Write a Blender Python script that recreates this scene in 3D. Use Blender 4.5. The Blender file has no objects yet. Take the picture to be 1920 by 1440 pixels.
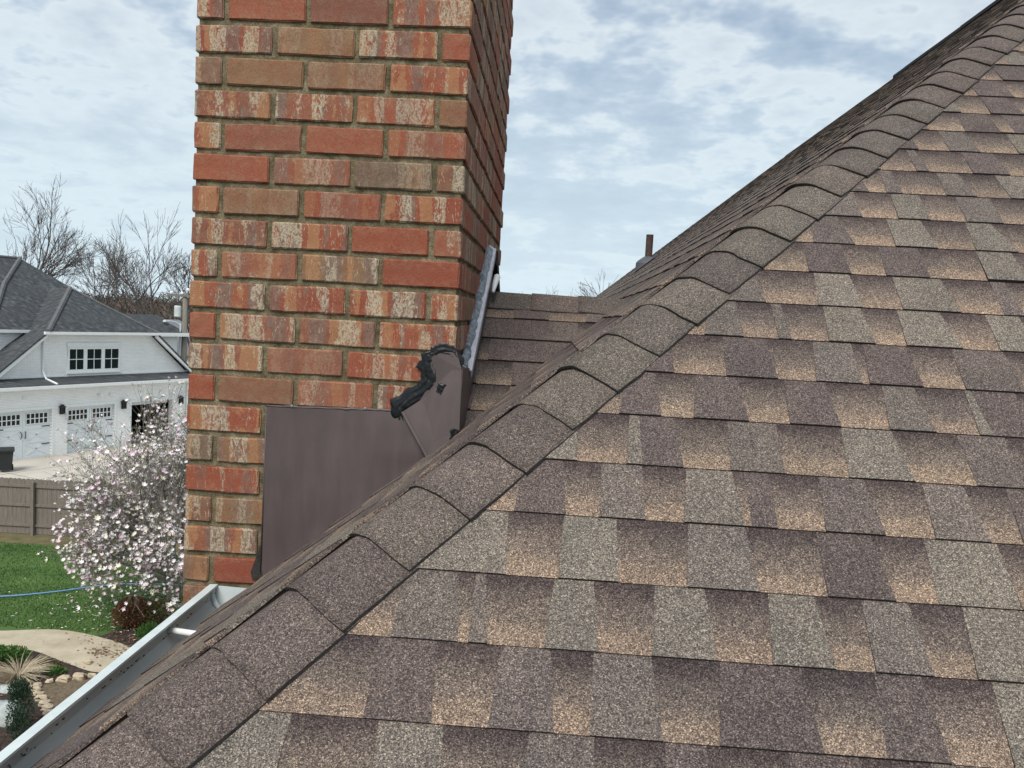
import bpy, math, random
from mathutils import Vector, Matrix, noise as mnoise
random.seed(7)
SC = bpy.context.scene
COL = SC.collection
V = Vector
R = math.radians

# ------------------------------------------------------------------ camera
cam_d = bpy.data.cameras.new('camera'); cam = bpy.data.objects.new('camera', cam_d); COL.objects.link(cam)
YAW, PITCH, ROLL = -0.0475, -0.0788, 0.0545
fwd = V((math.sin(YAW) * math.cos(PITCH), math.cos(YAW) * math.cos(PITCH), math.sin(PITCH)))
rgt = V((math.cos(YAW), -math.sin(YAW), 0)); upv = rgt.cross(fwd)
r2 = rgt * math.cos(ROLL) + upv * math.sin(ROLL); u2 = upv * math.cos(ROLL) - rgt * math.sin(ROLL)
cam.matrix_world = Matrix((r2, u2, -fwd)).transposed().to_4x4()
cam_d.sensor_width = 36; cam_d.lens = 1533.8 / 1920 * 36
cam_d.clip_start = 0.05; cam_d.clip_end = 3000
SC.camera = cam

# ------------------------------------------------------------------ sky and sun
SUN_DIR = V((-0.14, -0.64, 0.78)).normalized()       # towards the sun: high, behind the viewer
SKY_STRENGTH = 0.1
EXPOSURE = 0.82
world = bpy.data.worlds.new('World'); SC.world = world; world.use_nodes = True
nt = world.node_tree; nt.nodes.clear()
def N(tree, typ, **kw):
    n = tree.nodes.new(typ)
    for k, v in kw.items():
        if k == 'inp':
            for i, val in v.items(): n.inputs[i].default_value = val
        else: setattr(n, k, v)
    return n
def LK(tree, a, b): tree.links.new(a, b)
def ramp(tree, fac, stops, interp='LINEAR'):
    n = tree.nodes.new('ShaderNodeValToRGB'); n.color_ramp.interpolation = interp
    els = n.color_ramp.elements
    while len(els) < len(stops): els.new(0.5)
    for e, (p, c) in zip(els, stops):
        e.position = p; e.color = c if len(c) == 4 else (*c, 1)
    LK(tree, fac, n.inputs[0]); return n.outputs[0]
def mth(tree, op, a, b=None, c=None):
    n = tree.nodes.new('ShaderNodeMath'); n.operation = op
    for i, x in enumerate((a, b, c)):
        if x is None: continue
        if isinstance(x, (int, float)): n.inputs[i].default_value = x
        else: LK(tree, x, n.inputs[i])
    return n.outputs[0]
def mix(tree, fac, a, b, blend='MIX'):
    n = tree.nodes.new('ShaderNodeMix'); n.data_type = 'RGBA'; n.blend_type = blend
    for i, x in ((0, fac), (6, a), (7, b)):
        if isinstance(x, (int, float)): n.inputs[i].default_value = x
        elif isinstance(x, tuple): n.inputs[i].default_value = x if len(x) == 4 else (*x, 1)
        else: LK(tree, x, n.inputs[i])
    return n.outputs[2]

sky = N(nt, 'ShaderNodeTexSky', sky_type='NISHITA', sun_disc=False)
sky.sun_elevation = math.asin(SUN_DIR.z); sky.sun_rotation = math.atan2(SUN_DIR.x, SUN_DIR.y)
sky.air_density = 1.0; sky.dust_density = 2.0; sky.ozone_density = 1.0
tc = N(nt, 'ShaderNodeTexCoord'); sx = N(nt, 'ShaderNodeSeparateXYZ'); LK(nt, tc.outputs['Generated'], sx.inputs[0])
zz = mth(nt, 'ADD', mth(nt, 'MAXIMUM', sx.outputs[2], 0.0), 0.22)
cx = N(nt, 'ShaderNodeCombineXYZ')
LK(nt, mth(nt, 'DIVIDE', sx.outputs[0], zz), cx.inputs[0]); LK(nt, mth(nt, 'DIVIDE', sx.outputs[1], zz), cx.inputs[1])
def wnoise(scale, detail, rough, off, dist=0.0):
    mp = N(nt, 'ShaderNodeMapping'); mp.inputs['Location'].default_value = off; LK(nt, cx.outputs[0], mp.inputs[0])
    n = N(nt, 'ShaderNodeTexNoise', inp={'Scale': scale, 'Detail': detail, 'Roughness': rough, 'Distortion': dist})
    LK(nt, mp.outputs[0], n.inputs['Vector']); return n.outputs[0]
nbig = wnoise(0.8, 2, 0.5, (3.1, 1.7, 0)); nmid = wnoise(3.1, 5, 0.54, (0.4, 5.2, 0), 0.15); nfine = wnoise(8.0, 3, 0.6, (9.4, 2.2, 0), 0.1)
dens = mth(nt, 'ADD', mth(nt, 'MULTIPLY', nbig, 0.32), mth(nt, 'ADD', mth(nt, 'MULTIPLY', nmid, 0.42), mth(nt, 'MULTIPLY', nfine, 0.26)))
cloud = ramp(nt, dens, [(0.0, (2.5, 3.3, 4.2)), (0.38, (2.6, 3.35, 4.2)), (0.45, (3.0, 3.65, 4.4)), (0.505, (4.15, 4.65, 5.0)), (0.55, (3.75, 4.25, 4.7)), (0.61, (2.9, 3.45, 4.1)), (0.72, (2.2, 2.7, 3.35))])
cover = ramp(nt, dens, [(0.36, (0.55,) * 3), (0.50, (0.97,) * 3)])
skyc = mix(nt, cover, mix(nt, 1.0, sky.outputs[0], (0.5, 0.5, 0.5), 'MULTIPLY'), cloud)
hz = ramp(nt, sx.outputs[2], [(0.0, (0.85,) * 3), (0.10, (0.62,) * 3), (0.34, (0.0,) * 3)])
skyc = mix(nt, hz, skyc, (4.1, 4.95, 5.4))
bg = N(nt, 'ShaderNodeBackground', inp={'Strength': SKY_STRENGTH}); LK(nt, skyc, bg.inputs[0])
wo = N(nt, 'ShaderNodeOutputWorld'); LK(nt, bg.outputs[0], wo.inputs[0])

sun_d = bpy.data.lights.new('sun', 'SUN'); sun_d.energy = 2.0; sun_d.angle = R(28); sun_d.color = (1.0, 0.95, 0.88)
sun = bpy.data.objects.new('sun', sun_d); COL.objects.link(sun)
sun.rotation_euler = (-SUN_DIR).to_track_quat('-Z', 'Y').to_euler()

SC.view_settings.view_transform = 'Standard'; SC.view_settings.look = 'None'
SC.view_settings.exposure = EXPOSURE; SC.view_settings.gamma = 1; SC.view_settings.use_curve_mapping = False
SC.cycles.max_bounces = 3; SC.cycles.use_denoising = True

# ------------------------------------------------------------------ helpers
WL = {}                                             # world position of every parent
class MB:
    """collects geometry in world coordinates; build() links it as one mesh object"""
    def __init__(s): s.v = []; s.f = []; s.m = []; s.uv = {}; s.tone = []; s.cur = None
    def vert(s, p, tone=None): s.v.append(V(p)); s.tone.append(tone); return len(s.v) - 1
    def face(s, idx, m=0): s.f.append(tuple(idx)); s.m.append(m)
    def box(s, lo, hi, m=0, fr=None):
        c = [(x, y, z) for z in (lo[2], hi[2]) for y in (lo[1], hi[1]) for x in (lo[0], hi[0])]
        if fr: c = [fr @ V(p) for p in c]
        b = len(s.v)
        for p in c: s.vert(p)
        for q in ((0, 2, 3, 1), (4, 5, 7, 6), (0, 1, 5, 4), (2, 6, 7, 3), (0, 4, 6, 2), (1, 3, 7, 5)): s.face([b + i for i in q], m)
    def prism(s, poly, d, m=0, side=None):
        """polygon (3D points) extruded by the vector d"""
        n = len(poly); b = len(s.v); d = V(d)
        nr = V((0, 0, 0))
        for i in range(n):
            a, c = V(poly[i]), V(poly[(i + 1) % n]); nr += a.cross(c)
        if nr.dot(d) > 0: poly = poly[::-1]
        for p in poly: s.vert(p)
        for p in poly: s.vert(V(p) + d)
        s.face(range(b, b + n), m); s.face([b + n + i for i in range(n)][::-1], m)
        for i in range(n):
            j = (i + 1) % n; s.face((b + j, b + i, b + n + i, b + n + j), m if side is None else side)
    def tube(s, pts, rad, k=6, m=0, cap=True):
        pts = [V(p) for p in pts]; n = len(pts)
        if isinstance(rad, (int, float)): rad = [rad] * n
        b = len(s.v); t0 = (pts[1] - pts[0]).normalized()
        a = t0.cross(V((0, 0, 1)))
        if a.length < 0.05: a = t0.cross(V((1, 0, 0)))
        a.normalize()
        for i in range(n):
            t = (pts[min(i + 1, n - 1)] - pts[max(i - 1, 0)]).normalized()
            a = (a - t * a.dot(t)).normalized(); c = t.cross(a)
            for j in range(k):
                an = 2 * math.pi * j / k
                s.vert(pts[i] + (a * math.cos(an) + c * math.sin(an)) * rad[i])
        for i in range(n - 1):
            for j in range(k):
                j2 = (j + 1) % k
                s.face((b + i * k + j, b + i * k + j2, b + (i + 1) * k + j2, b + (i + 1) * k + j), m)
        if cap:
            s.face([b + j for j in range(k)][::-1], m); s.face([b + (n - 1) * k + j for j in range(k)], m)
    def lathe(s, axis_pts, k=16, m=0, fr=None):
        """list of (radius, z)"""
        b = len(s.v); fr = fr or Matrix.Identity(4)
        for r_, z in axis_pts:
            for j in range(k):
                an = 2 * math.pi * j / k; s.vert(fr @ V((r_ * math.cos(an), r_ * math.sin(an), z)))
        for i in range(len(axis_pts) - 1):
            for j in range(k):
                j2 = (j + 1) % k; s.face((b + i * k + j, b + i * k + j2, b + (i + 1) * k + j2, b + (i + 1) * k + j), m)
        s.face([b + j for j in range(k)][::-1], m); s.face([b + (len(axis_pts) - 1) * k + j for j in range(k)], m)
    def grid(s, fn, nu, nv, m=0):
        b = len(s.v)
        for j in range(nv + 1):
            for i in range(nu + 1): s.vert(fn(i / nu, j / nv))
        for j in range(nv):
            for i in range(nu):
                a = b + j * (nu + 1) + i; s.face((a, a + 1, a + nu + 2, a + nu + 1), m)
    def build(s, name, mats, parent=None, origin=None, smooth=False, kind=None, label=None):
        if origin is None:
            lo = [min(p[i] for p in s.v) for i in range(3)]; hi = [max(p[i] for p in s.v) for i in range(3)]
            origin = V(((lo[0] + hi[0]) / 2, (lo[1] + hi[1]) / 2, lo[2]))
        origin = V(origin)
        me = bpy.data.meshes.new(name); me.from_pydata([p - origin for p in s.v], [], s.f)
        mats = mats if isinstance(mats, (list, tuple)) else [mats]
        for mm in mats: me.materials.append(mm)
        if len(mats) > 1: me.polygons.foreach_set('material_index', s.m)
        if smooth: me.polygons.foreach_set('use_smooth', [True] * len(s.f))
        if any(t is not None for t in s.tone):
            at = me.color_attributes.new('tone', 'FLOAT_COLOR', 'POINT')
            fl = []
            for t in s.tone: fl += list(t or (0.1, 0.1, 0.1, 0))
            at.data.foreach_set('color', fl)
        me.update()
        o = bpy.data.objects.new(name, me); COL.objects.link(o)
        put(o, origin, parent)
        if kind: o['kind'] = kind
        if label: o['label'] = label
        return o
def put(o, loc, parent=None):
    loc = V(loc); WL[o.name] = loc
    if parent is not None: o.parent = parent; o.location = loc - WL[parent.name]
    else: o.location = loc
def tag(o, label, cat=None, group=None, kind=None):
    o['label'] = label
    if cat: o['category'] = cat
    if group: o['group'] = group
    if kind: o['kind'] = kind
    return o
def empty(name, loc, parent=None):
    o = bpy.data.objects.new(name, None); COL.objects.link(o); o.empty_display_size = 0.2; put(o, loc, parent); return o

# ------------------------------------------------------------------ materials
def newmat(name):
    m = bpy.data.materials.new(name); m.use_nodes = True; t = m.node_tree; t.nodes.clear()
    o = N(t, 'ShaderNodeOutputMaterial'); b = N(t, 'ShaderNodeBsdfPrincipled'); LK(t, b.outputs[0], o.inputs[0])
    return m, t, b
def pos(t, scale=(1, 1, 1), src='Position'):
    if src == 'Position': o = N(t, 'ShaderNodeNewGeometry').outputs['Position']
    else: o = N(t, 'ShaderNodeTexCoord').outputs['Object']
    mp = N(t, 'ShaderNodeMapping'); mp.inputs['Scale'].default_value = scale; LK(t, o, mp.inputs[0]); return mp.outputs[0]
def noise(t, vec, scale, detail=4, rough=0.55, dist=0.0):
    n = N(t, 'ShaderNodeTexNoise', inp={'Scale': scale, 'Detail': detail, 'Roughness': rough, 'Distortion': dist}); LK(t, vec, n.inputs['Vector']); return n.outputs[0]
def bump(t, b, h, strength, dist=0.002):
    n = N(t, 'ShaderNodeBump', inp={'Strength': strength, 'Distance': dist}); LK(t, h, n.inputs['Height']); LK(t, n.outputs[0], b.inputs['Normal'])
def surf(name, c1, c2, scale=8, rough=0.7, bs=0.0, bscale=None, metal=0.0, spec=0.4, stretch=(1, 1, 1), detail=5, bd=0.003):
    m, t, b = newmat(name); p = pos(t, stretch)
    n = noise(t, p, scale, detail, 0.6)
    LK(t, ramp(t, n, [(0.3, c1), (0.7, c2)]), b.inputs['Base Color'])
    b.inputs['Roughness'].default_value = rough; b.inputs['Metallic'].default_value = metal; b.inputs['Specular IOR Level'].default_value = spec
    if bs: bump(t, b, noise(t, p, bscale or scale * 3, 4, 0.6), bs, bd)
    return m
def object_random(t):
    oi = N(t, 'ShaderNodeObjectInfo'); ge = N(t, 'ShaderNodeNewGeometry')
    return mth(t, 'FRACT', mth(t, 'ADD', oi.outputs['Random'], mth(t, 'MULTIPLY', ge.outputs['Random Per Island'], 7.31)))

# asphalt shingle: mineral granules over a tone carried by each piece (alpha 1 = the shadow-band layer)
def make_granules():
    m, t, b = newmat('asphalt_granules')
    at = N(t, 'ShaderNodeAttribute', attribute_name='tone')
    p = pos(t)
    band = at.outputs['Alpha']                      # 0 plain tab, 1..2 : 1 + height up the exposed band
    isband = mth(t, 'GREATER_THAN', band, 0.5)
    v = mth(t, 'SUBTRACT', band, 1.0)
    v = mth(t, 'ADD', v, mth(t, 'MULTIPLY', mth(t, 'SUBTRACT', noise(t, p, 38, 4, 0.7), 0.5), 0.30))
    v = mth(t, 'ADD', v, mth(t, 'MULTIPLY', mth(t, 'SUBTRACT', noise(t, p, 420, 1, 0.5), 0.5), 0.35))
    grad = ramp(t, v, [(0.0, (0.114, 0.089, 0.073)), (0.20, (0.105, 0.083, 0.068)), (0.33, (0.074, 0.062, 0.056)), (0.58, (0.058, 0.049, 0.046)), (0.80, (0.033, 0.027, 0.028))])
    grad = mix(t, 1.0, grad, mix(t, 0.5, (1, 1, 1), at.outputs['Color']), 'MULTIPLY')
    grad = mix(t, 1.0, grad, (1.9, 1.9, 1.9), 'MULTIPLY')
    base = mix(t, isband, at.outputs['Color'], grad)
    vo = N(t, 'ShaderNodeTexVoronoi', feature='F1', inp={'Scale': 640.0, 'Randomness': 1.0}); LK(t, p, vo.inputs['Vector'])
    sp = N(t, 'ShaderNodeSeparateColor'); LK(t, vo.outputs['Color'], sp.inputs[0])
    g = ramp(t, sp.outputs[0], [(0.0, (0.30, 0.29, 0.30)), (0.25, (0.50, 0.49, 0.50)), (0.55, (0.95, 0.94, 0.94)), (0.80, (1.28, 1.25, 1.20)), (0.93, (1.85, 1.8, 1.7)), (1.0, (2.9, 2.8, 2.6))])
    vo2 = N(t, 'ShaderNodeTexVoronoi', feature='F1', inp={'Scale': 240.0, 'Randomness': 1.0}); LK(t, p, vo2.inputs['Vector'])
    sp2 = N(t, 'ShaderNodeSeparateColor'); LK(t, vo2.outputs['Color'], sp2.inputs[0])
    g2 = ramp(t, sp2.outputs[1], [(0.0, (0.90, 0.90, 0.91)), (0.5, (1.0, 1.0, 1.0)), (1.0, (1.13, 1.12, 1.09))])
    med = mix(t, 1.0, ramp(t, noise(t, p, 11, 4, 0.65), [(0.3, (0.86, 0.87, 0.88)), (0.7, (1.13, 1.11, 1.08))]), ramp(t, noise(t, p, 1.7, 3, 0.6), [(0.32, (0.88, 0.89, 0.90)), (0.68, (1.08, 1.07, 1.05))]), 'MULTIPLY')
    col = mix(t, 1.0, mix(t, 1.0, mix(t, 1.0, base, g, 'MULTIPLY'), g2, 'MULTIPLY'), med, 'MULTIPLY')
    LK(t, col, b.inputs['Base Color']); b.inputs['Roughness'].default_value = 0.92; b.inputs['Specular IOR Level'].default_value = 0.15
    return m
M_GRAN = make_granules()
M_EDGE = surf('asphalt_cut_edge', (0.012, 0.011, 0.011), (0.035, 0.031, 0.029), 120, 0.9)

def make_brick():
    m, t, b = newmat('smeared_clay_brick')
    rnd = object_random(t); oc = N(t, 'ShaderNodeTexCoord').outputs['Object']
    s = N(t, 'ShaderNodeSeparateXYZ'); LK(t, oc, s.inputs[0])
    lx = mth(t, 'ADD', s.outputs[0], mth(t, 'MULTIPLY', s.outputs[1], 1.0))
    def vec(ax, az, k):
        c = N(t, 'ShaderNodeCombineXYZ')
        LK(t, mth(t, 'MULTIPLY', lx, ax), c.inputs[0]); LK(t, mth(t, 'MULTIPLY', rnd, k), c.inputs[1]); LK(t, mth(t, 'MULTIPLY', s.outputs[2], az), c.inputs[2])
        return c.outputs[0]
    r1 = N(t, 'ShaderNodeTexWhiteNoise', noise_dimensions='1D'); LK(t, mth(t, 'MULTIPLY', rnd, 91.7), r1.inputs['W'])
    rs = N(t, 'ShaderNodeSeparateColor'); LK(t, r1.outputs['Color'], rs.inputs[0])
    base = ramp(t, rs.outputs[0], [(0.0, (0.225, 0.056, 0.033)), (0.28, (0.265, 0.072, 0.039)), (0.50, (0.260, 0.083, 0.048)), (0.70, (0.185, 0.070, 0.047)), (0.86, (0.225, 0.108, 0.058)), (1.0, (0.125, 0.078, 0.055))])
    cloud_ = noise(t, vec(14, 14, 55), 1.6, 4, 0.6)
    base = mix(t, ramp(t, cloud_, [(0.35, (0, 0, 0)), (0.7, (0.75,) * 3)]), base, mix(t, 1.0, base, (0.98, 1.35, 1.4), 'MULTIPLY'))
    # vertical bands, firm edges
    w = mth(t, 'MULTIPLY', mth(t, 'SUBTRACT', noise(t, vec(34, 30, 13), 1.0, 4, 0.65), 0.5), 0.20)
    nb = mth(t, 'ADD', noise(t, vec(20, 1.2, 31), 1.0, 1, 0.3), w)
    nb2 = mth(t, 'ADD', noise(t, vec(24, 2.0, 77), 1.0, 1, 0.3), w)
    amt = ramp(t, rs.outputs[1], [(0.22, (0.0,) * 3), (0.55, (0.8,) * 3), (1.0, (1.0,) * 3)])
    tan_ = mth(t, 'MULTIPLY', ramp(t, nb, [(0.57, (0, 0, 0)), (0.585, (1, 1, 1))]), mth(t, 'MULTIPLY', amt, 0.75))
    col = mix(t, tan_, base, (0.34, 0.170, 0.082))
    gry = mth(t, 'MULTIPLY', ramp(t, nb, [(0.43, (1, 1, 1)), (0.455, (0, 0, 0))]), mth(t, 'MULTIPLY', amt, 0.85))
    grain = noise(t, vec(70, 45, 17), 1.0, 5, 0.7)
    gcol = ramp(t, grain, [(0.3, (0.105, 0.066, 0.058)), (0.6, (0.195, 0.135, 0.108)), (0.8, (0.26, 0.205, 0.155))])
    col = mix(t, mth(t, 'MULTIPLY', gry, ramp(t, grain, [(0.30, (0.55,) * 3), (0.5, (1,) * 3)])), col, gcol)
    # cream slip smears, ragged, running down the face
    sm = noise(t, vec(80, 36, 41), 1.0, 5, 0.70, 1.2)
    sel = ramp(t, nb2, [(0.525, (0, 0, 0)), (0.555, (1, 1, 1))])
    cr = mth(t, 'MULTIPLY', mth(t, 'MULTIPLY', sel, amt), ramp(t, sm, [(0.43, (0, 0, 0)), (0.50, (1, 1, 1))]))
    thin = mth(t, 'MULTIPLY', ramp(t, noise(t, vec(120, 30, 23), 1.0, 4, 0.6, 1.6), [(0.60, (0, 0, 0)), (0.64, (0.85,) * 3)]), amt)
    cr = mth(t, 'MAXIMUM', cr, thin)
    ccol = ramp(t, noise(t, vec(220, 150, 9), 1.0, 4, 0.7), [(0.36, (0.11, 0.085, 0.068)), (0.47, (0.38, 0.315, 0.225)), (0.72, (0.56, 0.49, 0.37))])
    col = mix(t, mth(t, 'MULTIPLY', cr, 0.88), col, ccol)
    # mortar haze on worn arrises, fine pits
    ed = N(t, 'ShaderNodeAttribute', attribute_name='tone')
    eh = mth(t, 'MULTIPLY', ed.outputs['Alpha'], ramp(t, noise(t, vec(60, 60, 5), 1.0, 4, 0.7), [(0.44, (0, 0, 0)), (0.66, (0.5,) * 3)]))
    col = mix(t, eh, col, (0.36, 0.28, 0.18))
    fine = ramp(t, noise(t, vec(420, 420, 3), 1.0, 3, 0.7), [(0.28, (0.45,) * 3), (0.46, (0.95,) * 3), (0.62, (1.06,) * 3), (0.8, (1.35,) * 3)])
    col = mix(t, 1.0, col, fine, 'MULTIPLY')
    LK(t, col, b.inputs['Base Color']); b.inputs['Roughness'].default_value = 0.85; b.inputs['Specular IOR Level'].default_value = 0.25
    h = noise(t, vec(160, 160, 3), 1.0, 4, 0.7)
    bump(t, b, h, 0.55, 0.003)
    return m
M_BRICK = make_brick()
def make_mortar():
    m, t, b = newmat('mossy_mortar'); p = pos(t)
    n1 = noise(t, p, 26, 5, 0.65); n2 = noise(t, p, 260, 3, 0.7)
    c = ramp(t, n1, [(0.30, (0.078, 0.068, 0.038)), (0.50, (0.165, 0.138, 0.084)), (0.72, (0.30, 0.250, 0.165))])
    c = mix(t, 1.0, c, ramp(t, n2, [(0.3, (0.55,) * 3), (0.7, (1.25,) * 3)]), 'MULTIPLY')
    LK(t, c, b.inputs['Base Color']); b.inputs['Roughness'].default_value = 0.95; b.inputs['Specular IOR Level'].default_value = 0.1
    bump(t, b, mth(t, 'ADD', n2, n1), 0.9, 0.004); return m
M_MORTAR = make_mortar()
def make_flash():
    m, t, b = newmat('brown_painted_metal'); p = pos(t, (1, 1, 0.12))
    n = noise(t, p, 34, 4, 0.6); n2 = noise(t, pos(t), 7, 4, 0.6)
    c = mix(t, ramp(t, n, [(0.4, (0, 0, 0)), (0.75, (0.5,) * 3)]), (0.072, 0.053, 0.052), (0.098, 0.074, 0.071))
    c = mix(t, 1.0, c, ramp(t, n2, [(0.3, (0.9,) * 3), (0.7, (1.1,) * 3)]), 'MULTIPLY')
    LK(t, c, b.inputs['Base Color']); b.inputs['Specular IOR Level'].default_value = 0.45
    LK(t, ramp(t, n, [(0.3, (0.42,) * 3), (0.7, (0.58,) * 3)]), b.inputs['Roughness'])
    bump(t, b, noise(t, pos(t), 5, 3, 0.5), 0.25, 0.01); return m
M_FLASH = make_flash()
M_BARE = surf('bare_bent_metal', (0.40, 0.40, 0.44), (0.56, 0.55, 0.60), 40, 0.42, metal=0.35)
M_GREYCAULK = surf('smeared_grey_caulk', (0.035, 0.042, 0.050), (0.24, 0.27, 0.31), 55, 0.4, 0.6, 90)
M_TAR = surf('glossy_black_tar', (0.005, 0.006, 0.007), (0.012, 0.014, 0.016), 50, 0.36, 0.2, 90, spec=0.3, bd=0.002)
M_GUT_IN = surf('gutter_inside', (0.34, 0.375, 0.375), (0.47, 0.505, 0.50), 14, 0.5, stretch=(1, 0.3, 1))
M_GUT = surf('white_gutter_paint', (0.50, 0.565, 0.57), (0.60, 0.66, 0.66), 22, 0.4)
M_DIRT = surf('gutter_grime', (0.02, 0.018, 0.014), (0.06, 0.05, 0.035), 90, 0.95)
M_PIPE = surf('rusted_iron_pipe', (0.030, 0.020, 0.017), (0.085, 0.050, 0.040), 30, 0.8)
M_LEAD = surf('grey_rubber_boot', (0.055, 0.060, 0.068), (0.095, 0.10, 0.112), 14, 0.6)
M_WOOD = surf('roof_decking', (0.12, 0.08, 0.05), (0.2, 0.14, 0.09), 10, 0.9)
M_WHITE = surf('white_trim_paint', (0.70, 0.73, 0.73), (0.78, 0.80, 0.80), 6, 0.5)
M_CONC = surf('pale_concrete', (0.40, 0.36, 0.29), (0.52, 0.475, 0.39), 1.3, 0.9, 0.3, 25, detail=8)

# ================================================================== OUR HOUSE
Y1, XL, XR, DEP = 2.1021, -0.9548, -0.2506, 1.5167       # chimney: front plane, sides, depth
ZJ, PIT = 0.7129, 0.0813                                  # height of the first bed joint in view, course height
LAM = 0.90
T, YC, ZC, HX, EXP_ = 0.8308, 1.262 * LAM, -0.6553 * LAM, -0.6298 * LAM - 0.008, 0.143 * LAM
TH = math.atan(T); CT, ST = math.cos(TH), math.sin(TH)
GROUND = -7.9
RIDGE_X = 4.5 * LAM; FAR_Y = 15.0; EAVE_X = -0.822
house = empty('brick_house', (2.4, 6.0, GROUND))
tag(house, 'brick house seen from its own brown shingled hip roof beside the brick chimney', 'house')

# walls under the eaves
mb = MB()
EY = YC + (EAVE_X - HX)                                   # where the two eaves meet
mb.box((-0.70, EY + 0.12, GROUND), (8.6, FAR_Y - 0.25, -0.95))
M_WALLB = surf('plain_red_brick_wall', (0.25, 0.085, 0.05), (0.34, 0.13, 0.075), 9, 0.9)
mb.build('wall', M_WALLB, house)
mb = MB()
mb.box((-0.735, EY + 0.085, -0.96), (-0.70, FAR_Y - 0.2, -0.80)); mb.box((-0.70, EY + 0.085, -0.96), (8.6, EY + 0.12, -0.80))
mb.build('fascia', M_WHITE, house)

# ---- roof planes : frames (origin, along, up-slope, normal)
FR_R = (V((0, YC, ZC)), V((1, 0, 0)), V((0, CT, ST)), V((0, -ST, CT)))
FR_L = (V((HX, 0, ZC)), V((0, 1, 0)), V((CT, 0, ST)), V((-ST, 0, CT)))
def W(fr, s_, v_, n_=0.0): return fr[0] + fr[1] * s_ + fr[2] * v_ + fr[3] * n_
def clip(poly, a, b_, c):
    out = []
    for i in range(len(poly)):
        p, q = poly[i], poly[(i + 1) % len(poly)]; dp = a * p[0] + b_ * p[1] + c; dq = a * q[0] + b_ * q[1] + c
        if dp >= 0: out.append(p)
        if dp * dq < 0:
            k = dp / (dp - dq); out.append((p[0] + (q[0] - p[0]) * k, p[1] + (q[1] - p[1]) * k))
    return out
TONES = {'g': (0.150, 0.133, 0.117), 'm': (0.131, 0.112, 0.103), 'n': (0.115, 0.096, 0.091), 'p': (0.102, 0.083, 0.080)}
def jt(c, k=0.07):
    f = 1 + random.uniform(-k, k); return tuple(x * f * (1 + random.uniform(-0.008, 0.008)) for x in c)
def slab(mb, fr, poly, v0, typ, tone, hb, ht=0.0012, flip=False, em=1, cut=None):
    """one exposed shingle piece: a wedge, thick at its butt"""
    if len(poly) < 3: return
    n = len(poly); b = len(mb.v); vs = EXP_
    for s_, v_ in poly:
        k = (v_ - v0) / vs; h = hb + (ht - hb) * max(0, min(1.15, k))
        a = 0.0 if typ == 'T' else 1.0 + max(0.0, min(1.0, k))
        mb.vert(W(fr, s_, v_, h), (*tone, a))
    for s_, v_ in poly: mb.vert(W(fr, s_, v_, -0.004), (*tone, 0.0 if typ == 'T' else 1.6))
    top = [b + i for i in range(n)]
    if flip: top = top[::-1]
    mb.face(top, 0)
    for i in range(n):
        j = (i + 1) % n
        q = (b + i, b + n + i, b + n + j, b + j); on = cut and all(abs(cut[0] * poly[k_][0] + cut[1] * poly[k_][1] + cut[2]) < 1e-4 for k_ in (i, j))
        mb.face(q[::-1] if flip else q, 0 if on else em)
def orient(poly):
    a = sum(poly[i][0] * poly[(i + 1) % len(poly)][1] - poly[(i + 1) % len(poly)][0] * poly[i][1] for i in range(len(poly)))
    return poly if a > 0 else poly[::-1]
OVER = 0.018
shingle_count = 0
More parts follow.
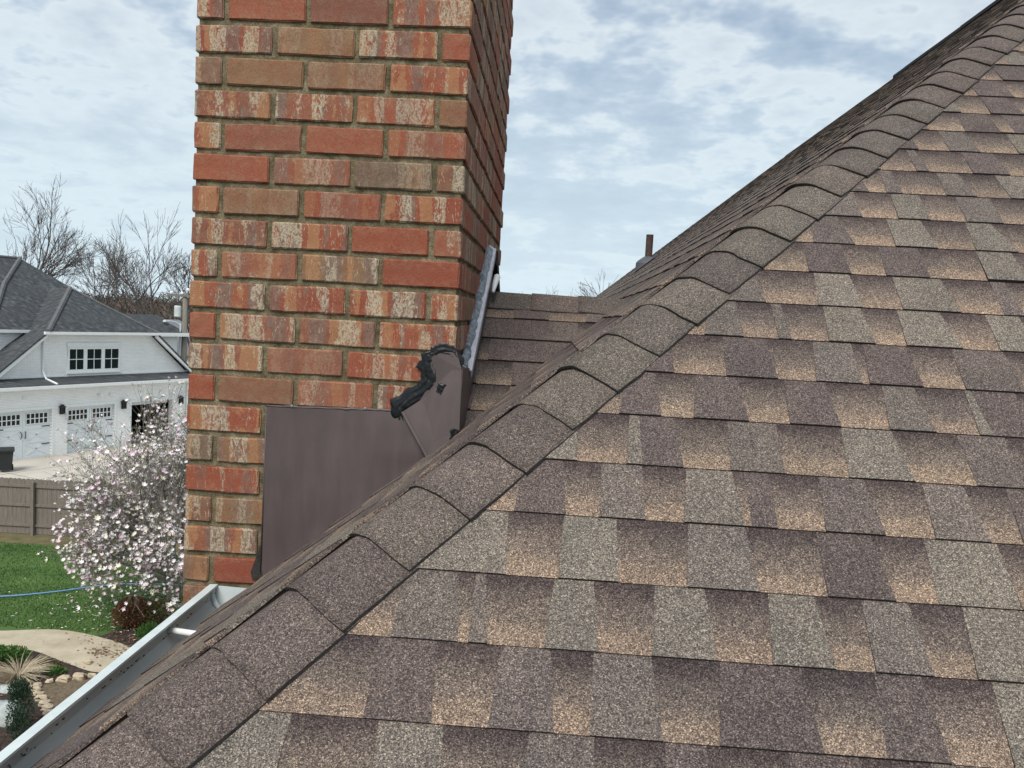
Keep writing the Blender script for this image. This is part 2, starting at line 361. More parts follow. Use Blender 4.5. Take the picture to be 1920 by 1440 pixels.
# tab boundaries of the near slope: (kind+tone, x at the butt, x at the top of the exposed band)
TABS = {
-1: [('Tg', -0.387, -0.387), ('C', -0.235, -0.245), ('Tg', -0.13, -0.14), ('C', -0.012, -0.002), ('Tm', 0.105, 0.101), ('C', 0.205, 0.214), ('Tp', 0.285, 0.278), ('C', 0.40, 0.407), ('Tp', 0.52, 0.515), ('C', 0.62, 0.626), ('Tm', 0.715, 0.712)],
0: [('C', -0.27, -0.273), ('Tp', -0.16, -0.171), ('C', -0.069, -0.059), ('Tn', 0.036, 0.026), ('C', 0.094, 0.1), ('Tm', 0.21, 0.199), ('C', 0.299, 0.315), ('Tp', 0.461, 0.451), ('C', 0.558, 0.574), ('Tp', 0.657, 0.651), ('C', 0.753, 0.767)],
1: [('C', -0.252, -0.246), ('Tm', -0.135, -0.15), ('C', -0.117, -0.117), ('Tm', -0.084, -0.099), ('C', 0.015, 0.028), ('Tg', 0.108, 0.1), ('C', 0.2, 0.212), ('Tg', 0.311, 0.302), ('C', 0.404, 0.417), ('Tg', 0.51, 0.499), ('C', 0.576, 0.584), ('Tm', 0.672, 0.667), ('C', 0.744, 0.763)],
2: [('Tg', -0.063, -0.069), ('C', 0.034, 0.041), ('Tg', 0.145, 0.144), ('C', 0.27, 0.284), ('Tm', 0.401, 0.394), ('C', 0.524, 0.531), ('Tp', 0.645, 0.633), ('C', 0.721, 0.736), ('Tg', 0.868, 0.873)],
3: [('C', -0.058, -0.044), ('Tp', 0.044, 0.036), ('C', 0.111, 0.116), ('Tm', 0.2, 0.2), ('C', 0.276, 0.291), ('Tg', 0.392, 0.385), ('C', 0.407, 0.41), ('Tp', 0.457, 0.458), ('C', 0.549, 0.563), ('Tn', 0.663, 0.654), ('C', 0.758, 0.771), ('Tm', 0.862, 0.853), ('C', 0.923, 0.939)],
4: [('Tg', 0.064, 0.065), ('C', 0.167, 0.178), ('Tg', 0.2, 0.199), ('Tp', 0.285, 0.277), ('C', 0.382, 0.392), ('Tm', 0.494, 0.497), ('C', 0.624, 0.638), ('Tg', 0.757, 0.746), ('C', 0.882, 0.885)],
5: [('C', 0.154, 0.175), ('Tp', 0.247, 0.242), ('C', 0.318, 0.335), ('Tp', 0.439, 0.428), ('C', 0.528, 0.539), ('Tp', 0.638, 0.63), ('C', 0.742, 0.761), ('Tm', 0.842, 0.833), ('C', 0.934, 0.947), ('Tg', 0.962, 0.96), ('Tp', 1.062, 1.058)],
6: [('Tp', 0.284, 0.288), ('C', 0.406, 0.414), ('Tp', 0.524, 0.517), ('C', 0.612, 0.631), ('Tm', 0.717, 0.722), ('C', 0.733, 0.751), ('Tp', 0.854, 0.852), ('C', 0.949, 0.96), ('Tn', 1.086, 1.082)],
7: [('C', 0.368, 0.395), ('Tm', 0.464, 0.461), ('C', 0.549, 0.55), ('Tm', 0.579, 0.575), ('C', 0.669, 0.683), ('Tg', 0.78, 0.776), ('C', 0.855, 0.868), ('Tg', 0.988, 0.974), ('C', 1.077, 1.087)],
8: [('Tm', 0.538, 0.523), ('C', 0.671, 0.686), ('Tg', 0.783, 0.779), ('C', 0.883, 0.893), ('Tg', 1.026, 1.018), ('C', 1.135, 1.147)],
9: [('C', 0.673, 0.686), ('Tp', 0.784, 0.787), ('C', 0.877, 0.89), ('Tp', 0.991, 0.998), ('C', 1.044, 1.055), ('C', 1.141, 1.157), ('Tg', 1.25, 1.252)],
10: [('C', 0.712, 0.731), ('Tn', 0.826, 0.808), ('C', 0.938, 0.948), ('Tg', 1.053, 1.045), ('C', 1.157, 1.173), ('Tg', 1.27, 1.246)],
11: [('Tm', 0.879, 0.886), ('C', 0.983, 0.996), ('Tg', 1.074, 1.079), ('C', 1.178, 1.189), ('Tm', 1.282, 1.292)],
}
TABS = {k: [(a, b * LAM, c * LAM) for a, b, c in r] for k, r in TABS.items()}
# near slope deck
deck = MB()
xtop = RIDGE_X; vtop = (RIDGE_X - HX) / CT; vbot = (EAVE_X - HX) / CT
deck.prism([W(FR_R, EAVE_X + 0.07, vbot, -0.006), W(FR_R, 9.0, vbot, -0.006), W(FR_R, 9.0, vtop, -0.006), W(FR_R, HX + vtop * CT + 0.07, vtop, -0.006)], FR_R[3] * -0.02)
slope_r = deck.build('roof_slope', M_WOOD, house, label='near hip slope of mixed brown laminated shingles')
deck = MB()
deck.prism([W(FR_L, YC + (EAVE_X - HX) + 0.07, vbot, -0.006), W(FR_L, FAR_Y, vbot, -0.006), W(FR_L, FAR_Y, vtop, -0.006), W(FR_L, YC + vtop * CT + 0.07, vtop, -0.006)], FR_L[3] * -0.02)
slope_l = deck.build('roof_slope', M_WOOD, house, label='side slope above the gutter, seen edge-on past the hip')
rest = MB()                                                # pieces out of view or too thin to tell apart
def rand_tone(): return random.choice('ggmmnppp')
hip_a = (1.0, -CT, -HX - 0.10)                                    # s - HX - v*cos >= 0 : right of the hip
for k in range(-2, int(vtop / EXP_)):
    v0 = k * EXP_ + random.uniform(-0.0012, 0.0012); v1 = (k + 1) * EXP_ + OVER
    hx0 = HX + k * EXP_ * CT
    rows = []; prev = (hx0 - 0.35, hx0 - 0.35); lst = list(TABS.get(k, []))
    xb = lst[-1][1] if lst else hx0 - 0.05 + random.uniform(0, 0.1); last = lst[-1][0][0] if lst else 'T'
    lim = 2.0 if k < 12 else (3.0 if k < 24 else hx0 + 0.6)
    while xb < lim + 1.6:
        last = 'C' if last == 'T' else 'T'
        wd = random.uniform(0.085, 0.125) if last == 'C' else random.uniform(0.08, 0.125)
        if random.random() < 0.08: wd *= 0.4
        xb += wd; dx = random.uniform(-0.014, 0.002) if last == 'T' else random.uniform(-0.002, 0.016)
        lst.append((last + ('' if last == 'C' else rand_tone()), xb, xb + dx))
    for tt, b_, a_ in lst:
        rows.append((tt, prev[0], b_, prev[1], a_)); prev = (b_, a_)
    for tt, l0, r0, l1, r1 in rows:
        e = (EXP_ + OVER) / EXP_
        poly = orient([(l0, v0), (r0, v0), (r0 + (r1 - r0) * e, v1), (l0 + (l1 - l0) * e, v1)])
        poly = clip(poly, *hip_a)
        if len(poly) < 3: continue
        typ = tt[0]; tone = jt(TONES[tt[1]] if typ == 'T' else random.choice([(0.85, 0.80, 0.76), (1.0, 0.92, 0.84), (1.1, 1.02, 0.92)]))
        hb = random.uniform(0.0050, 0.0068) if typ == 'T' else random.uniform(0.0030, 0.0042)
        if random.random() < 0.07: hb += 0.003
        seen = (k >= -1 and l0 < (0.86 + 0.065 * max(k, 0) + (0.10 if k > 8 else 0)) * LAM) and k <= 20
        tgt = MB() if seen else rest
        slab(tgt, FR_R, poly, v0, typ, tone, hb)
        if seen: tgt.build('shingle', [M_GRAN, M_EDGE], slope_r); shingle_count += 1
# side slope
def excluded(s_, v_):
    x = HX + v_ * CT; return x < XR - 0.02 and Y1 + 0.03 < s_ < Y1 + DEP - 0.03
nrow = int((vtop - vbot) / EXP_) + 1
for j in range(nrow):
    v0 = vbot - 0.012 + j * EXP_; v1 = v0 + EXP_ + OVER
    y = YC + (HX + v0 * CT - HX) - 0.25; last = 'T'; prev = (y, y)
    while y < FAR_Y + 0.06:
        last = 'C' if last == 'T' else 'T'
        wd = random.uniform(0.09, 0.16) * (1 if y < 7 else 2); y = min(y + wd, FAR_Y + 0.07); dx = random.uniform(-0.01, 0.01)
        cur = (y, y + dx); e = (EXP_ + OVER) / EXP_
        poly = orient([(prev[0], v0), (cur[0], v0), (cur[1], v1), (prev[1], v1)]); mid = (prev[0] + y) / 2; prev = cur
        poly = clip(poly, 1.0, -CT, -YC - 0.055)                  # beyond the hip line
        if len(poly) < 3 or excluded(mid, v0 + 0.02): continue
        tone = jt(TONES[rand_tone()] if last == 'T' else (0.95, 0.88, 0.82))
        near = mid < Y1 + 0.02 and j < 5
        tgt = MB() if near else rest
        lift = random.uniform(0, 0.003) if not near else 0
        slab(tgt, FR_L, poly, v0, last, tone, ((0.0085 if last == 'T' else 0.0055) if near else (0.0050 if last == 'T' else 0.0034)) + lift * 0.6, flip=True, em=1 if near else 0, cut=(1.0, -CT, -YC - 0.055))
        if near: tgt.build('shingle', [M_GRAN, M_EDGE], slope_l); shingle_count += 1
rs_o = rest.build('shingle_field', [M_GRAN, M_EDGE], slope_l, kind='stuff')
# back slope (behind the ridge) and gable end
mb = MB()
zr = ZC + T * (RIDGE_X - HX)
mb.prism([(RIDGE_X, YC + RIDGE_X - HX, zr - 0.005), (RIDGE_X, FAR_Y, zr - 0.005), (9.0, FAR_Y, zr - 0.005 - T * (9.0 - RIDGE_X)), (9.0, YC + RIDGE_X - HX, zr - 0.005 - T * (9.0 - RIDGE_X))], (0, 0, -0.03))
for i in range(len(mb.v)): mb.tone[i] = (*TONES['m'], 0)
mb.build('back_slope', M_GRAN, house)
mb = MB(); mb.prism([(EAVE_X + 0.1, FAR_Y - 0.2, ZC + T * (EAVE_X + 0.1 - HX) - 0.05), (RIDGE_X, FAR_Y - 0.2, zr - 0.05), (8.6, FAR_Y - 0.2, ZC + T * (EAVE_X + 0.1 - HX) - 0.05)], (0, -0.1, 0)); mb.build('gable_wall', M_WALLB, house)

# ---- hip caps
HD = V((1, 1, T)); HL = HD.length; HU = HD.normalized()
aR = HU.cross(FR_R[3]); aR = aR if aR.x > 0 else -aR
aL = HU.cross(FR_L[3]); aL = aL if aL.y > 0 else -aL
mU = -(aR + aL).normalized()
def bezier_cap(a, b_, rr, crest, d):
    """point of a bent cap profile at signed distance d from the crest (a side positive)"""
    if d >= rr: return a * d
    if d <= -rr: return b_ * -d
    ctl = mU_cur * 2 * (crest + 0.25 * rr * (a + b_).length)
    tau = (d + rr) / (2 * rr)
    return b_ * rr * (1 - tau) ** 2 + ctl * 2 * tau * (1 - tau) + a * rr * tau ** 2
def cap_piece(parent, O, U, a, b_, up, length, Da, Db, tone, rr=0.085, crest=0.006, hbutt=0.0075, name='cap_shingle', tilt=0.0, wob=0.0, base_h=0.0):
    global mU_cur
    mU_cur = up
    ds = [-Db, -(Db + rr) / 2, -rr, -rr * 0.75, -rr * 0.5, -rr * 0.25, 0, rr * 0.25, rr * 0.5, rr * 0.75, rr, (Da + rr) / 2, Da]
    mb = MB(); n = len(ds)
    th = 0.004
    if base_h: th = 0.0035
    segs = 5
    for g in range(segs + 1):
        q = g / segs
        for i, d in enumerate(ds):
            base = bezier_cap(a, b_, rr, crest, d)
            nrm = base.normalized() if False else (up * (1 - min(1, abs(d) / rr)) + ((-(U.cross(a)) if (U.cross(a)).dot(up) < 0 else U.cross(a)) if d > 0 else (-(U.cross(b_)) if (U.cross(b_)).dot(up) < 0 else U.cross(b_))) * min(1, abs(d) / rr)).normalized()
            h = (hbutt * (1 - q) + 0.0015 * q) + base_h * min(1, abs(d) / rr)
            ragged = (mnoise.noise(V((O.x * 9 + d * 40, O.y * 7, q))) * wob) if g == 0 else 0
            if d == ds[-1]: base = base + a * 0.0035 * mnoise.noise(V((O.x * 31 + q * 3.0, O.y * 17, 2.0)))
            p = O + U * (q * length + tilt * d * (1 - q) + ragged) + base + nrm * h
            mb.vert(p, (*tone, 0.0))
    b0 = 0
    for g in range(segs):
        for i in range(n - 1):
            A = g * n + i; mb.face((A, A + n, A + n + 1, A + 1), 0)
    # butt and long edges, a few millimetres thick
    bb = len(mb.v)
    for i, d in enumerate(ds): mb.vert(mb.v[i] - up * (th + 0.003), (*tone, 0))
    for i in range(n - 1): mb.face((i, i + 1, bb + i + 1, bb + i), 1)
    for side, order in ((0, 1), (n - 1, -1)):
        bs = len(mb.v)
        for g in range(segs + 1): mb.vert(mb.v[g * n + side] - up * (th + 0.002), (*tone, 0))
        for g in range(segs):
            q = (g * n + side, bs + g, bs + g + 1, (g + 1) * n + side); mb.face(q if order > 0 else q[::-1], 0 if side == 0 else 1)
    o = mb.build(name, [M_GRAN, M_EDGE], parent, smooth=False)
    for pl in o.data.polygons: pl.use_smooth = pl.material_index == 0
    return o
strip = MB()
for av in (aR, aL):
    lo_, hi_ = V((HX, YC, ZC)) + HD * -0.15 - mU * 0.024, V((HX, YC, ZC)) + HD * (RIDGE_X - HX - 0.02) - mU * 0.024
    strip.prism([lo_, hi_, hi_ + av * 0.14 + mU * 0.012, lo_ + av * 0.14 + mU * 0.012], mU * -0.004)
hip_row = strip.build('hip_ridge', M_EDGE, house, label='diagonal hip covered with rounded grey-brown cap shingles')
CG = [(0.114, 0.094, 0.088), (0.130, 0.112, 0.099), (0.118, 0.098, 0.091), (0.126, 0.111, 0.099), (0.107, 0.093, 0.086), (0.122, 0.103, 0.094)]
cap_seq = [0, 0, 0, 0, 1, 0, 2, 1, 3, 4, 3, 4, 3, 3, 3, 5, 4, 4, 4, 3, 0, 0, 2, 2, 2, 5, 2, 0, 2, 5, 2, 2]
for i in range(-3, 60):
    s0 = (0.181 + 0.098 * i) * LAM
    if s0 > RIDGE_X - HX - 0.03: break
    O = V((HX, YC, ZC)) + HD * s0 + aR * (0.018 + random.uniform(-0.003, 0.003))
    cap_piece(hip_row, O, HU, aR, aL, mU, 0.098 * LAM * HL + 0.035, 0.121 + random.uniform(-0.003, 0.003), 0.088 + random.uniform(-0.003, 0.003), jt(CG[cap_seq[(i + 3) % len(cap_seq)]], 0.1), rr=0.046 if i < 8 else 0.056, crest=(-0.008 if i < 8 else -0.009) + random.uniform(-0.002, 0.003), hbutt=0.007 + random.uniform(0, 0.0025), tilt=random.uniform(-0.02, 0.02), wob=0.005, base_h=0.0030)

# ---- main ridge: shingle-over vent for the first metres, plain caps beyond
mb = MB()
apY = YC + RIDGE_X - HX
aRr = V((CT, 0, -ST)); aLr = V((-CT, 0, -ST))
for y0, y1, h in ((apY, 8.75, 0.055), (8.77, 10.4, 0.050), (10.42, FAR_Y + 0.05, 0.012)):
    n = max(1, int((y1 - y0) / 0.3))
    for i in range(n):
        ya = y0 + (y1 - y0) * i / n; yb = y0 + (y1 - y0) * (i + 1) / n
        c = jt(random.choice(CG), 0.12); z = zr + h + random.uniform(0, 0.003)
        lo = V((RIDGE_X, ya, z)); hi = V((RIDGE_X, yb, z))
        b = len(mb.v)
        for P0 in (lo, hi):
            for p in (P0 + aLr * 0.17 - V((0, 0, 0.035)), P0 + aLr * 0.17, P0 + aLr * 0.03 - V((0, 0, 0.004)), P0 + aRr * 0.03 - V((0, 0, 0.004)), P0 + aRr * 0.17, P0 + aRr * 0.17 - V((0, 0, 0.035))): mb.vert(p, (*c, 0))
        for i2 in range(5): mb.face((b + i2, b + i2 + 1, b + 7 + i2, b + 6 + i2), 1 if i2 in (0, 4) else 0)
        mb.face([b + q for q in range(6)][::-1], 1); mb.face([b + 6 + q for q in range(6)], 1)
mb.build('ridge_vent', [M_GRAN, M_EDGE], house, label='dark ridge vent capped with shingles along the top of the roof')

# ---- vent pipe through the far slope
PX, PY = 0.85, 7.85
pz = ZC + T * (PX - HX)
mb = MB(); mb.tube([(PX, PY, pz - 0.1), (PX, PY, pz + 0.27)], 0.034, 14); pipe = mb.build('vent_pipe', M_PIPE, house, label='short rusty plumbing vent pipe with a grey boot')
mb = MB()
mb.lathe([(0.12, -0.12), (0.115, 0.0), (0.10, 0.02), (0.055, 0.055), (0.040, 0.065)], 18, fr=Matrix.Translation((PX, PY, pz)))
mb.prism([W(FR_L, PY - 0.17, (PX - HX) / CT - 0.2, 0.012), W(FR_L, PY + 0.17, (PX - HX) / CT - 0.2, 0.012), W(FR_L, PY + 0.17, (PX - HX) / CT + 0.1, 0.012), W(FR_L, PY - 0.17, (PX - HX) / CT + 0.1, 0.012)], FR_L[3] * 0.004)
mb.build('boot', M_LEAD, pipe, smooth=False)

# ---- cricket behind the chimney
CRY, CRZ, CRS = Y1 + DEP / 2, 0.088, 0.585
cth = math.atan(CRS); CC, CS = math.cos(cth), math.sin(cth)
FR_C = (V((0, CRY, CRZ)), V((1, 0, 0)), V((0, CC, CS)), V((0, -CS, CC)))       # v negative = down towards the viewer
FR_CB = (V((0, CRY, CRZ)), V((-1, 0, 0)), V((0, -CC, CS)), V((0, CS, CC)))
xr_end = HX + (CRZ - ZC) / T
mb = MB()
vmin = -(CRY - Y1 + 0.12) / CC
for fr, sg in ((FR_C, 1), (FR_CB, -1)):
    mb.prism([W(fr, sg * XR, 0, -0.006), W(fr, sg * (xr_end + 0.02), 0, -0.006), W(fr, sg * XR, vmin, -0.006)], fr[3] * -0.02)
slope_c = mb.build('cricket_slope', M_WOOD, house, label='small shingled saddle between the chimney and the roof')
crest_mb = MB()
for row in range(7):
    v0 = -0.075 - (row + 1) * EXP_ + 0.028; v1 = v0 + EXP_ + OVER
    x = XR - random.uniform(0.0, 0.08); last = random.choice('CT'); prev = (x, x)
    while x < xr_end + 0.02:
        last = 'C' if last == 'T' and random.random() < 0.55 else 'T'; x += random.uniform(0.07, 0.13); dx = random.uniform(-0.008, 0.008); cur = (x, x + dx)
        poly = orient([(prev[0], v0), (cur[0], v0), (cur[1], v1), (prev[1], v1)]); prev = cur
        poly = clip(poly, 1.0, 0.0, -(XR + 0.004))
        # left of the valley line: x <= xr_end + v * (cos / (T / CRS))
        poly = clip(poly, -1.0, CS / T, xr_end + 0.012) if len(poly) > 2 else poly
        if len(poly) < 3: continue
        tn = jt(TONES[random.choice('nnpppp')] if last == 'T' else (0.66, 0.64, 0.62), 0.08)  # tones darker than the main slope: the chimney's shade put into the saddle's colour
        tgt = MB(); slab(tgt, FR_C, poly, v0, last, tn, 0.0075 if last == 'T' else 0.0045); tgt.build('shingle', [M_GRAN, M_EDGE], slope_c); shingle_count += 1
mb = MB()
slab(mb, FR_CB, [(-XR, vmin), (-xr_end, 0), (-XR, 0)][::-1], vmin, 'T', TONES['m'], 0.006)
mb.build('rear_shingle', [M_GRAN, M_EDGE], slope_c)
xs = [XR + 0.012, -0.083, 0.078, 0.235, 0.37]
for i in range(4):
    cap_piece(slope_c, V((xs[i], CRY, CRZ - 0.004)), V((1, 0, 0)), V((0, -CC, -CS)), V((0, CC, -CS)), V((0, 0, 1)), xs[i + 1] - xs[i] + 0.02, 0.115, 0.115, jt(CG[(4, 0, 4, 2)[i]], 0.06), rr=0.05, crest=0.004, hbutt=0.006, wob=0.003, base_h=0.007)

# ================================================================== CHIMNEY
BH, JO = 0.0680, PIT - 0.0680
BLN, HDR = 0.1985, 0.0697
JX = (XR - XL - HDR - 3 * BLN) / 3
def brick_mesh(L, Wd, H, seed):
    rnd = random.Random(seed); ch = 0.0035
    def axis(l, n):
        return [-l / 2, -l / 2 + ch] + [-l / 2 + ch + (l - 2 * ch) * i / n for i in range(1, n)] + [l / 2 - ch, l / 2]
    ax, ay, az = axis(L, 5), axis(Wd, 2), axis(H, 2)
    verts = {}; vl = []; tn = []
    dist = [rnd.uniform(-0.002, 0.002) for _ in range(6)]
    def key(i, j, k):
        if (i, j, k) not in verts:
            p = [ax[i], ay[j], az[k]]; ext = [i in (0, len(ax) - 1), j in (0, len(ay) - 1), k in (0, len(az) - 1)]
            e = sum(ext)
            if e >= 2:                                     # pull the arrises in
                for q, l in enumerate((L, Wd, H)):
                    if ext[q]: p[q] -= math.copysign(ch * (0.55 if e == 2 else 0.75) * rnd.uniform(0.5, 1.7), p[q])
            else:
                for q in range(3):
                    if ext[q]: p[q] += rnd.uniform(-0.0007, 0.0007)
            if e: p[2] += dist[0] * p[0] / L
            for q in range(3): p[q] += rnd.uniform(-0.0006, 0.0006)
            if ext[2] and p[2] < 0 and rnd.random() < 0.30: p[2] += rnd.uniform(0, 0.003)
            verts[(i, j, k)] = len(vl); vl.append(p); tn.append((0, 0, 0, 1.0 if e >= 2 else (0.55 if k in (1, len(az) - 2) else 0.0)))
        return verts[(i, j, k)]
    fs = []
    nx, ny, nz = len(ax) - 1, len(ay) - 1, len(az) - 1
    for i in range(nx):
        for k in range(nz):
            fs.append((key(i, 0, k), key(i + 1, 0, k), key(i + 1, 0, k + 1), key(i, 0, k + 1)))
            fs.append((key(i + 1, ny, k), key(i, ny, k), key(i, ny, k + 1), key(i + 1, ny, k + 1)))
        for j in range(ny):
            fs.append((key(i, j, nz), key(i + 1, j, nz), key(i + 1, j + 1, nz), key(i, j + 1, nz)))
            fs.append((key(i + 1, j, 0), key(i, j, 0), key(i, j + 1, 0), key(i + 1, j + 1, 0)))
    for j in range(ny):
        for k in range(nz):
            fs.append((key(0, j + 1, k), key(0, j, k), key(0, j, k + 1), key(0, j + 1, k + 1)))
            fs.append((key(nx, j, k), key(nx, j + 1, k), key(nx, j + 1, k + 1), key(nx, j, k + 1)))
    me = bpy.data.meshes.new('brick'); me.from_pydata(vl, [], fs); me.materials.append(M_BRICK)
    at = me.color_attributes.new('tone', 'FLOAT_COLOR', 'POINT'); at.data.foreach_set('color', [x for c in tn for x in c])
    me.update(); return me, vl, fs, tn
BR = [brick_mesh(BLN, HDR, BH, 100 + i) for i in range(10)]
LS = (DEP - HDR) / 7 - JX                                  # bricks on the deep side
BS = [brick_mesh(LS, HDR, BH, 200 + i) for i in range(10)]
RECESS = 0.0068
mb = MB(); TOPZ = ZJ + 14 * PIT
mb.box((XL + RECESS, Y1 + RECESS, GROUND), (XR - RECESS, Y1 + DEP - RECESS, TOPZ))
chim = mb.build('chimney', M_MORTAR, house, label='tall red brick chimney with cream-smeared bricks and recessed mossy mortar')
mb = MB(); mb.box((XL - 0.03, Y1 - 0.03, TOPZ), (XR + 0.03, Y1 + DEP + 0.03, TOPZ + 0.07)); mb.build('crown', M_CONC, chim)
restb = MB(); brick_count = 0
def add_brick(cx_, cy_, cz_, side, seen):
    global brick_count
    me, vl, fs, tn = random.choice(BS if side else BR)
    c = V((cx_ + random.uniform(-0.001, 0.001), cy_ + random.uniform(-0.001, 0.001), cz_ + random.uniform(-0.001, 0.001)))
    flip = random.random() < 0.5
    rz = (math.pi / 2 if side else 0) + (math.pi if flip else 0) + random.uniform(-0.006, 0.006)
    if seen:
        o = bpy.data.objects.new('brick', me); COL.objects.link(o); put(o, c, chim); o.rotation_euler = (0, random.uniform(-0.004, 0.004), rz); brick_count += 1
    else:
        M = Matrix.Translation(c) @ Matrix.Rotation(rz, 4, 'Z'); b = len(restb.v)
        for p, t_ in zip(vl, tn): restb.vert(M @ V(p), t_)
        for f_ in fs: restb.face([b + i for i in f_])
def roofz(x): return ZC + T * (x - HX)
for i in range(-13, 34):                                    # course i lies below joint i-1
    zc_ = ZJ - (i - 1) * PIT - PIT / 2
    A = (i % 2 == 0)                                       # header at the left corner
    vis = -0 <= i <= 20
    fy = Y1 + HDR / 2
    xs_ = []
    x = XL
    if A: x += HDR + JX
    for q in range(3): xs_.append(x + BLN / 2); x += BLN + JX
    for xx in xs_:
        hid = -0.70 < xx - BLN / 2 and zc_ < roofz(xx) - 0.05
        hid = hid or (xx - BLN / 2 > -0.73 and zc_ < -0.31)
        add_brick(xx, fy, zc_, False, vis and not hid)
        add_brick(xx if not A else xx - HDR - JX, Y1 + DEP - HDR / 2, zc_, False, False)
    # sides : right
    y = Y1 + (HDR + JX if A else 0)
    nS = 7
    for q in range(nS):
        yy = y + LS / 2; y += LS + JX
        crz = CRZ - CRS * abs(CRY - yy)
        add_brick(XR - HDR / 2, yy, zc_, True, vis and zc_ > crz - 0.02)
    y = Y1 + (0 if A else HDR + JX)
    for q in range(nS):
        yy = y + LS / 2; y += LS + JX
        add_brick(XL + HDR / 2, yy, zc_, True, vis and q == 0 and A)
restb.build('brickwork', M_BRICK, chim, kind='stuff')

# ---- flashing on the chimney
def fpt(x, z, off): return V((x, Y1 - off, z))
mb = MB()
def panel(u, v):
    top = V((-0.738 + 0.360 * u, 0, -0.263 + 0.008 * u)); bx_ = -0.735 + 0.432 * u; bot = V((bx_, 0, -0.722 + 0.330 * u + 0.006 * math.sin(u * 9)))
    p = top.lerp(bot, v); off = 0.006 + 0.011 * v + 0.0040 * mnoise.noise(V((u * 3.1, v * 2.3, 8.1))) + 0.0007 * mnoise.noise(V((u * 11, v * 3, 2.2))) + 0.004 * max(0, v - 0.9) * 10 * (0.5 + 0.5 * math.sin(u * 23))
    return V((p.x, Y1 - off, p.z))
mb.grid(panel, 26, 16)
mb.prism([fpt(-0.741, -0.262, 0.0065), fpt(-0.377, -0.254, 0.0065), fpt(-0.377, -0.252, 0.0), fpt(-0.741, -0.260, 0.0)], (0, 0, 0.0015))
mb.prism([fpt(-0.7405, -0.263, 0.007), fpt(-0.7375, -0.263, 0.007), fpt(-0.7365, -0.720, 0.019), fpt(-0.7395, -0.720, 0.019)], (0, 0.006, 0))
flash = mb.build('flashing', M_FLASH, house, smooth=True, label='dark brown sheet-metal flashing panel on the chimney front')
for x, z in ((-0.672, -0.257), (-0.478, -0.252), (-0.733, -0.50)):
    mb = MB(); mb.lathe([(0.004, 0), (0.004, 0.0015), (0.002, 0.0025)], 8, fr=Matrix.Translation((x, Y1 - 0.007, z)) @ Matrix.Rotation(R(90), 4, 'X')); mb.build('nail', M_GREYCAULK, flash)
mb = MB()                                                  # torn dark underlayment at the foot of the panel
mb.prism([fpt(-0.737, -0.62, 0.008), fpt(-0.745, -0.64, 0.010), fpt(-0.765, -0.705, 0.016), fpt(-0.757, -0.728, 0.02), fpt(-0.732, -0.715, 0.02), fpt(-0.735, -0.66, 0.012)], (0, 0.003, 0))
mb.build('torn_membrane', M_EDGE, flash)
mb = MB(); mb.tube([fpt(-0.74 + 0.362 * q / 24, -0.2605 + 0.008 * q / 24 + random.uniform(-0.0012, 0.0012), 0.004) for q in range(25)], [random.uniform(0.0022, 0.0042) for q in range(25)], 6); mb.build('caulk_bead', M_FLASH, flash, smooth=True)
SO = 0.024                                                 # corner piece stands off the side wall
mb = MB()
mb.prism([fpt(-0.379, -0.254, 0.010), fpt(-0.335, -0.222, 0.009), fpt(-0.318, -0.190, 0.009), fpt(-0.314, -0.098, 0.009), fpt(XR + 0.004, -0.090, 0.009), fpt(XR + SO - 0.004, -0.135, 0.014), fpt(XR + SO, -0.29, 0.036), fpt(-0.235, -0.327, 0.040), fpt(-0.298, -0.372, 0.040)], (0, 0.0018, 0))
# folded seam between the two pieces
mb.prism([fpt(-0.382, -0.254, 0.014), fpt(-0.375, -0.254, 0.014), fpt(-0.294, -0.372, 0.043), fpt(-0.302, -0.374, 0.043)], (0, 0.010, 0))
# side apron along the cricket
def crz(y): return CRZ - CRS * abs(CRY - y)
side = [(Y1 - 0.034, -0.29), (Y1 - 0.012, -0.135), (Y1 + 0.10, -0.135), (Y1 + 0.18, crz(Y1 + 0.18) + 0.105), (CRY + 0.05, CRZ + 0.115), (CRY + 0.05, CRZ - 0.03), (Y1 + 0.04, -0.345)]
mb.prism([V((XR + SO - 0.003, y, z)) for y, z in side], (0.0018, 0, 0))
mb.build('corner_flashing', M_FLASH, flash)
# counter-flashing bar up the slope of the cricket, ledge sealed with caulk
ya, yb = Y1 + 0.165, CRY + 0.075
za, zb = -0.150, 0.245
sl = V((0, yb - ya, zb - za)).normalized(); pn = V((0, -sl.z, sl.y))
def bar(profile, y0, z0, y1, z1, name, mat, par, segs=1, jit=0.0):
    mb = MB(); n = len(profile)
    for g in range(segs + 1):
        q = g / segs; c = V((0, y0 + (y1 - y0) * q, z0 + (z1 - z0) * q))
        for dx, dn in profile:
            j_ = random.uniform(-jit, jit); mb.vert(V((XR + dx + j_, 0, 0)) + c + pn * (dn + random.uniform(-jit, jit)))
    for g in range(segs):
        for i in range(n):
            j = (i + 1) % n; a = g * n; mb.face((a + i, a + j, a + n + j, a + n + i))
    mb.face(range(n)); mb.face([segs * n + i for i in range(n)][::-1])
    return mb.build(name, mat, par)
barp = bar([(0.0, 0.014), (0.004, 0.016), (0.022, 0.004), (0.029, 0.002), (0.029, -0.020), (0.026, -0.020), (0.025, -0.002), (0.0, 0.008)], ya, za, yb, zb, 'counter_flashing', M_BARE, flash, 8, 0.0006)
bar([(-0.004, 0.024), (0.006, 0.023), (0.015, 0.014), (0.019, 0.0075), (0.012, 0.009), (-0.004, 0.012)], ya + 0.005, za, yb - 0.02, zb - 0.012, 'caulk', M_GREYCAULK, barp, 26, 0.0022)
mb = MB()                                                  # return leg down the far side of the cricket
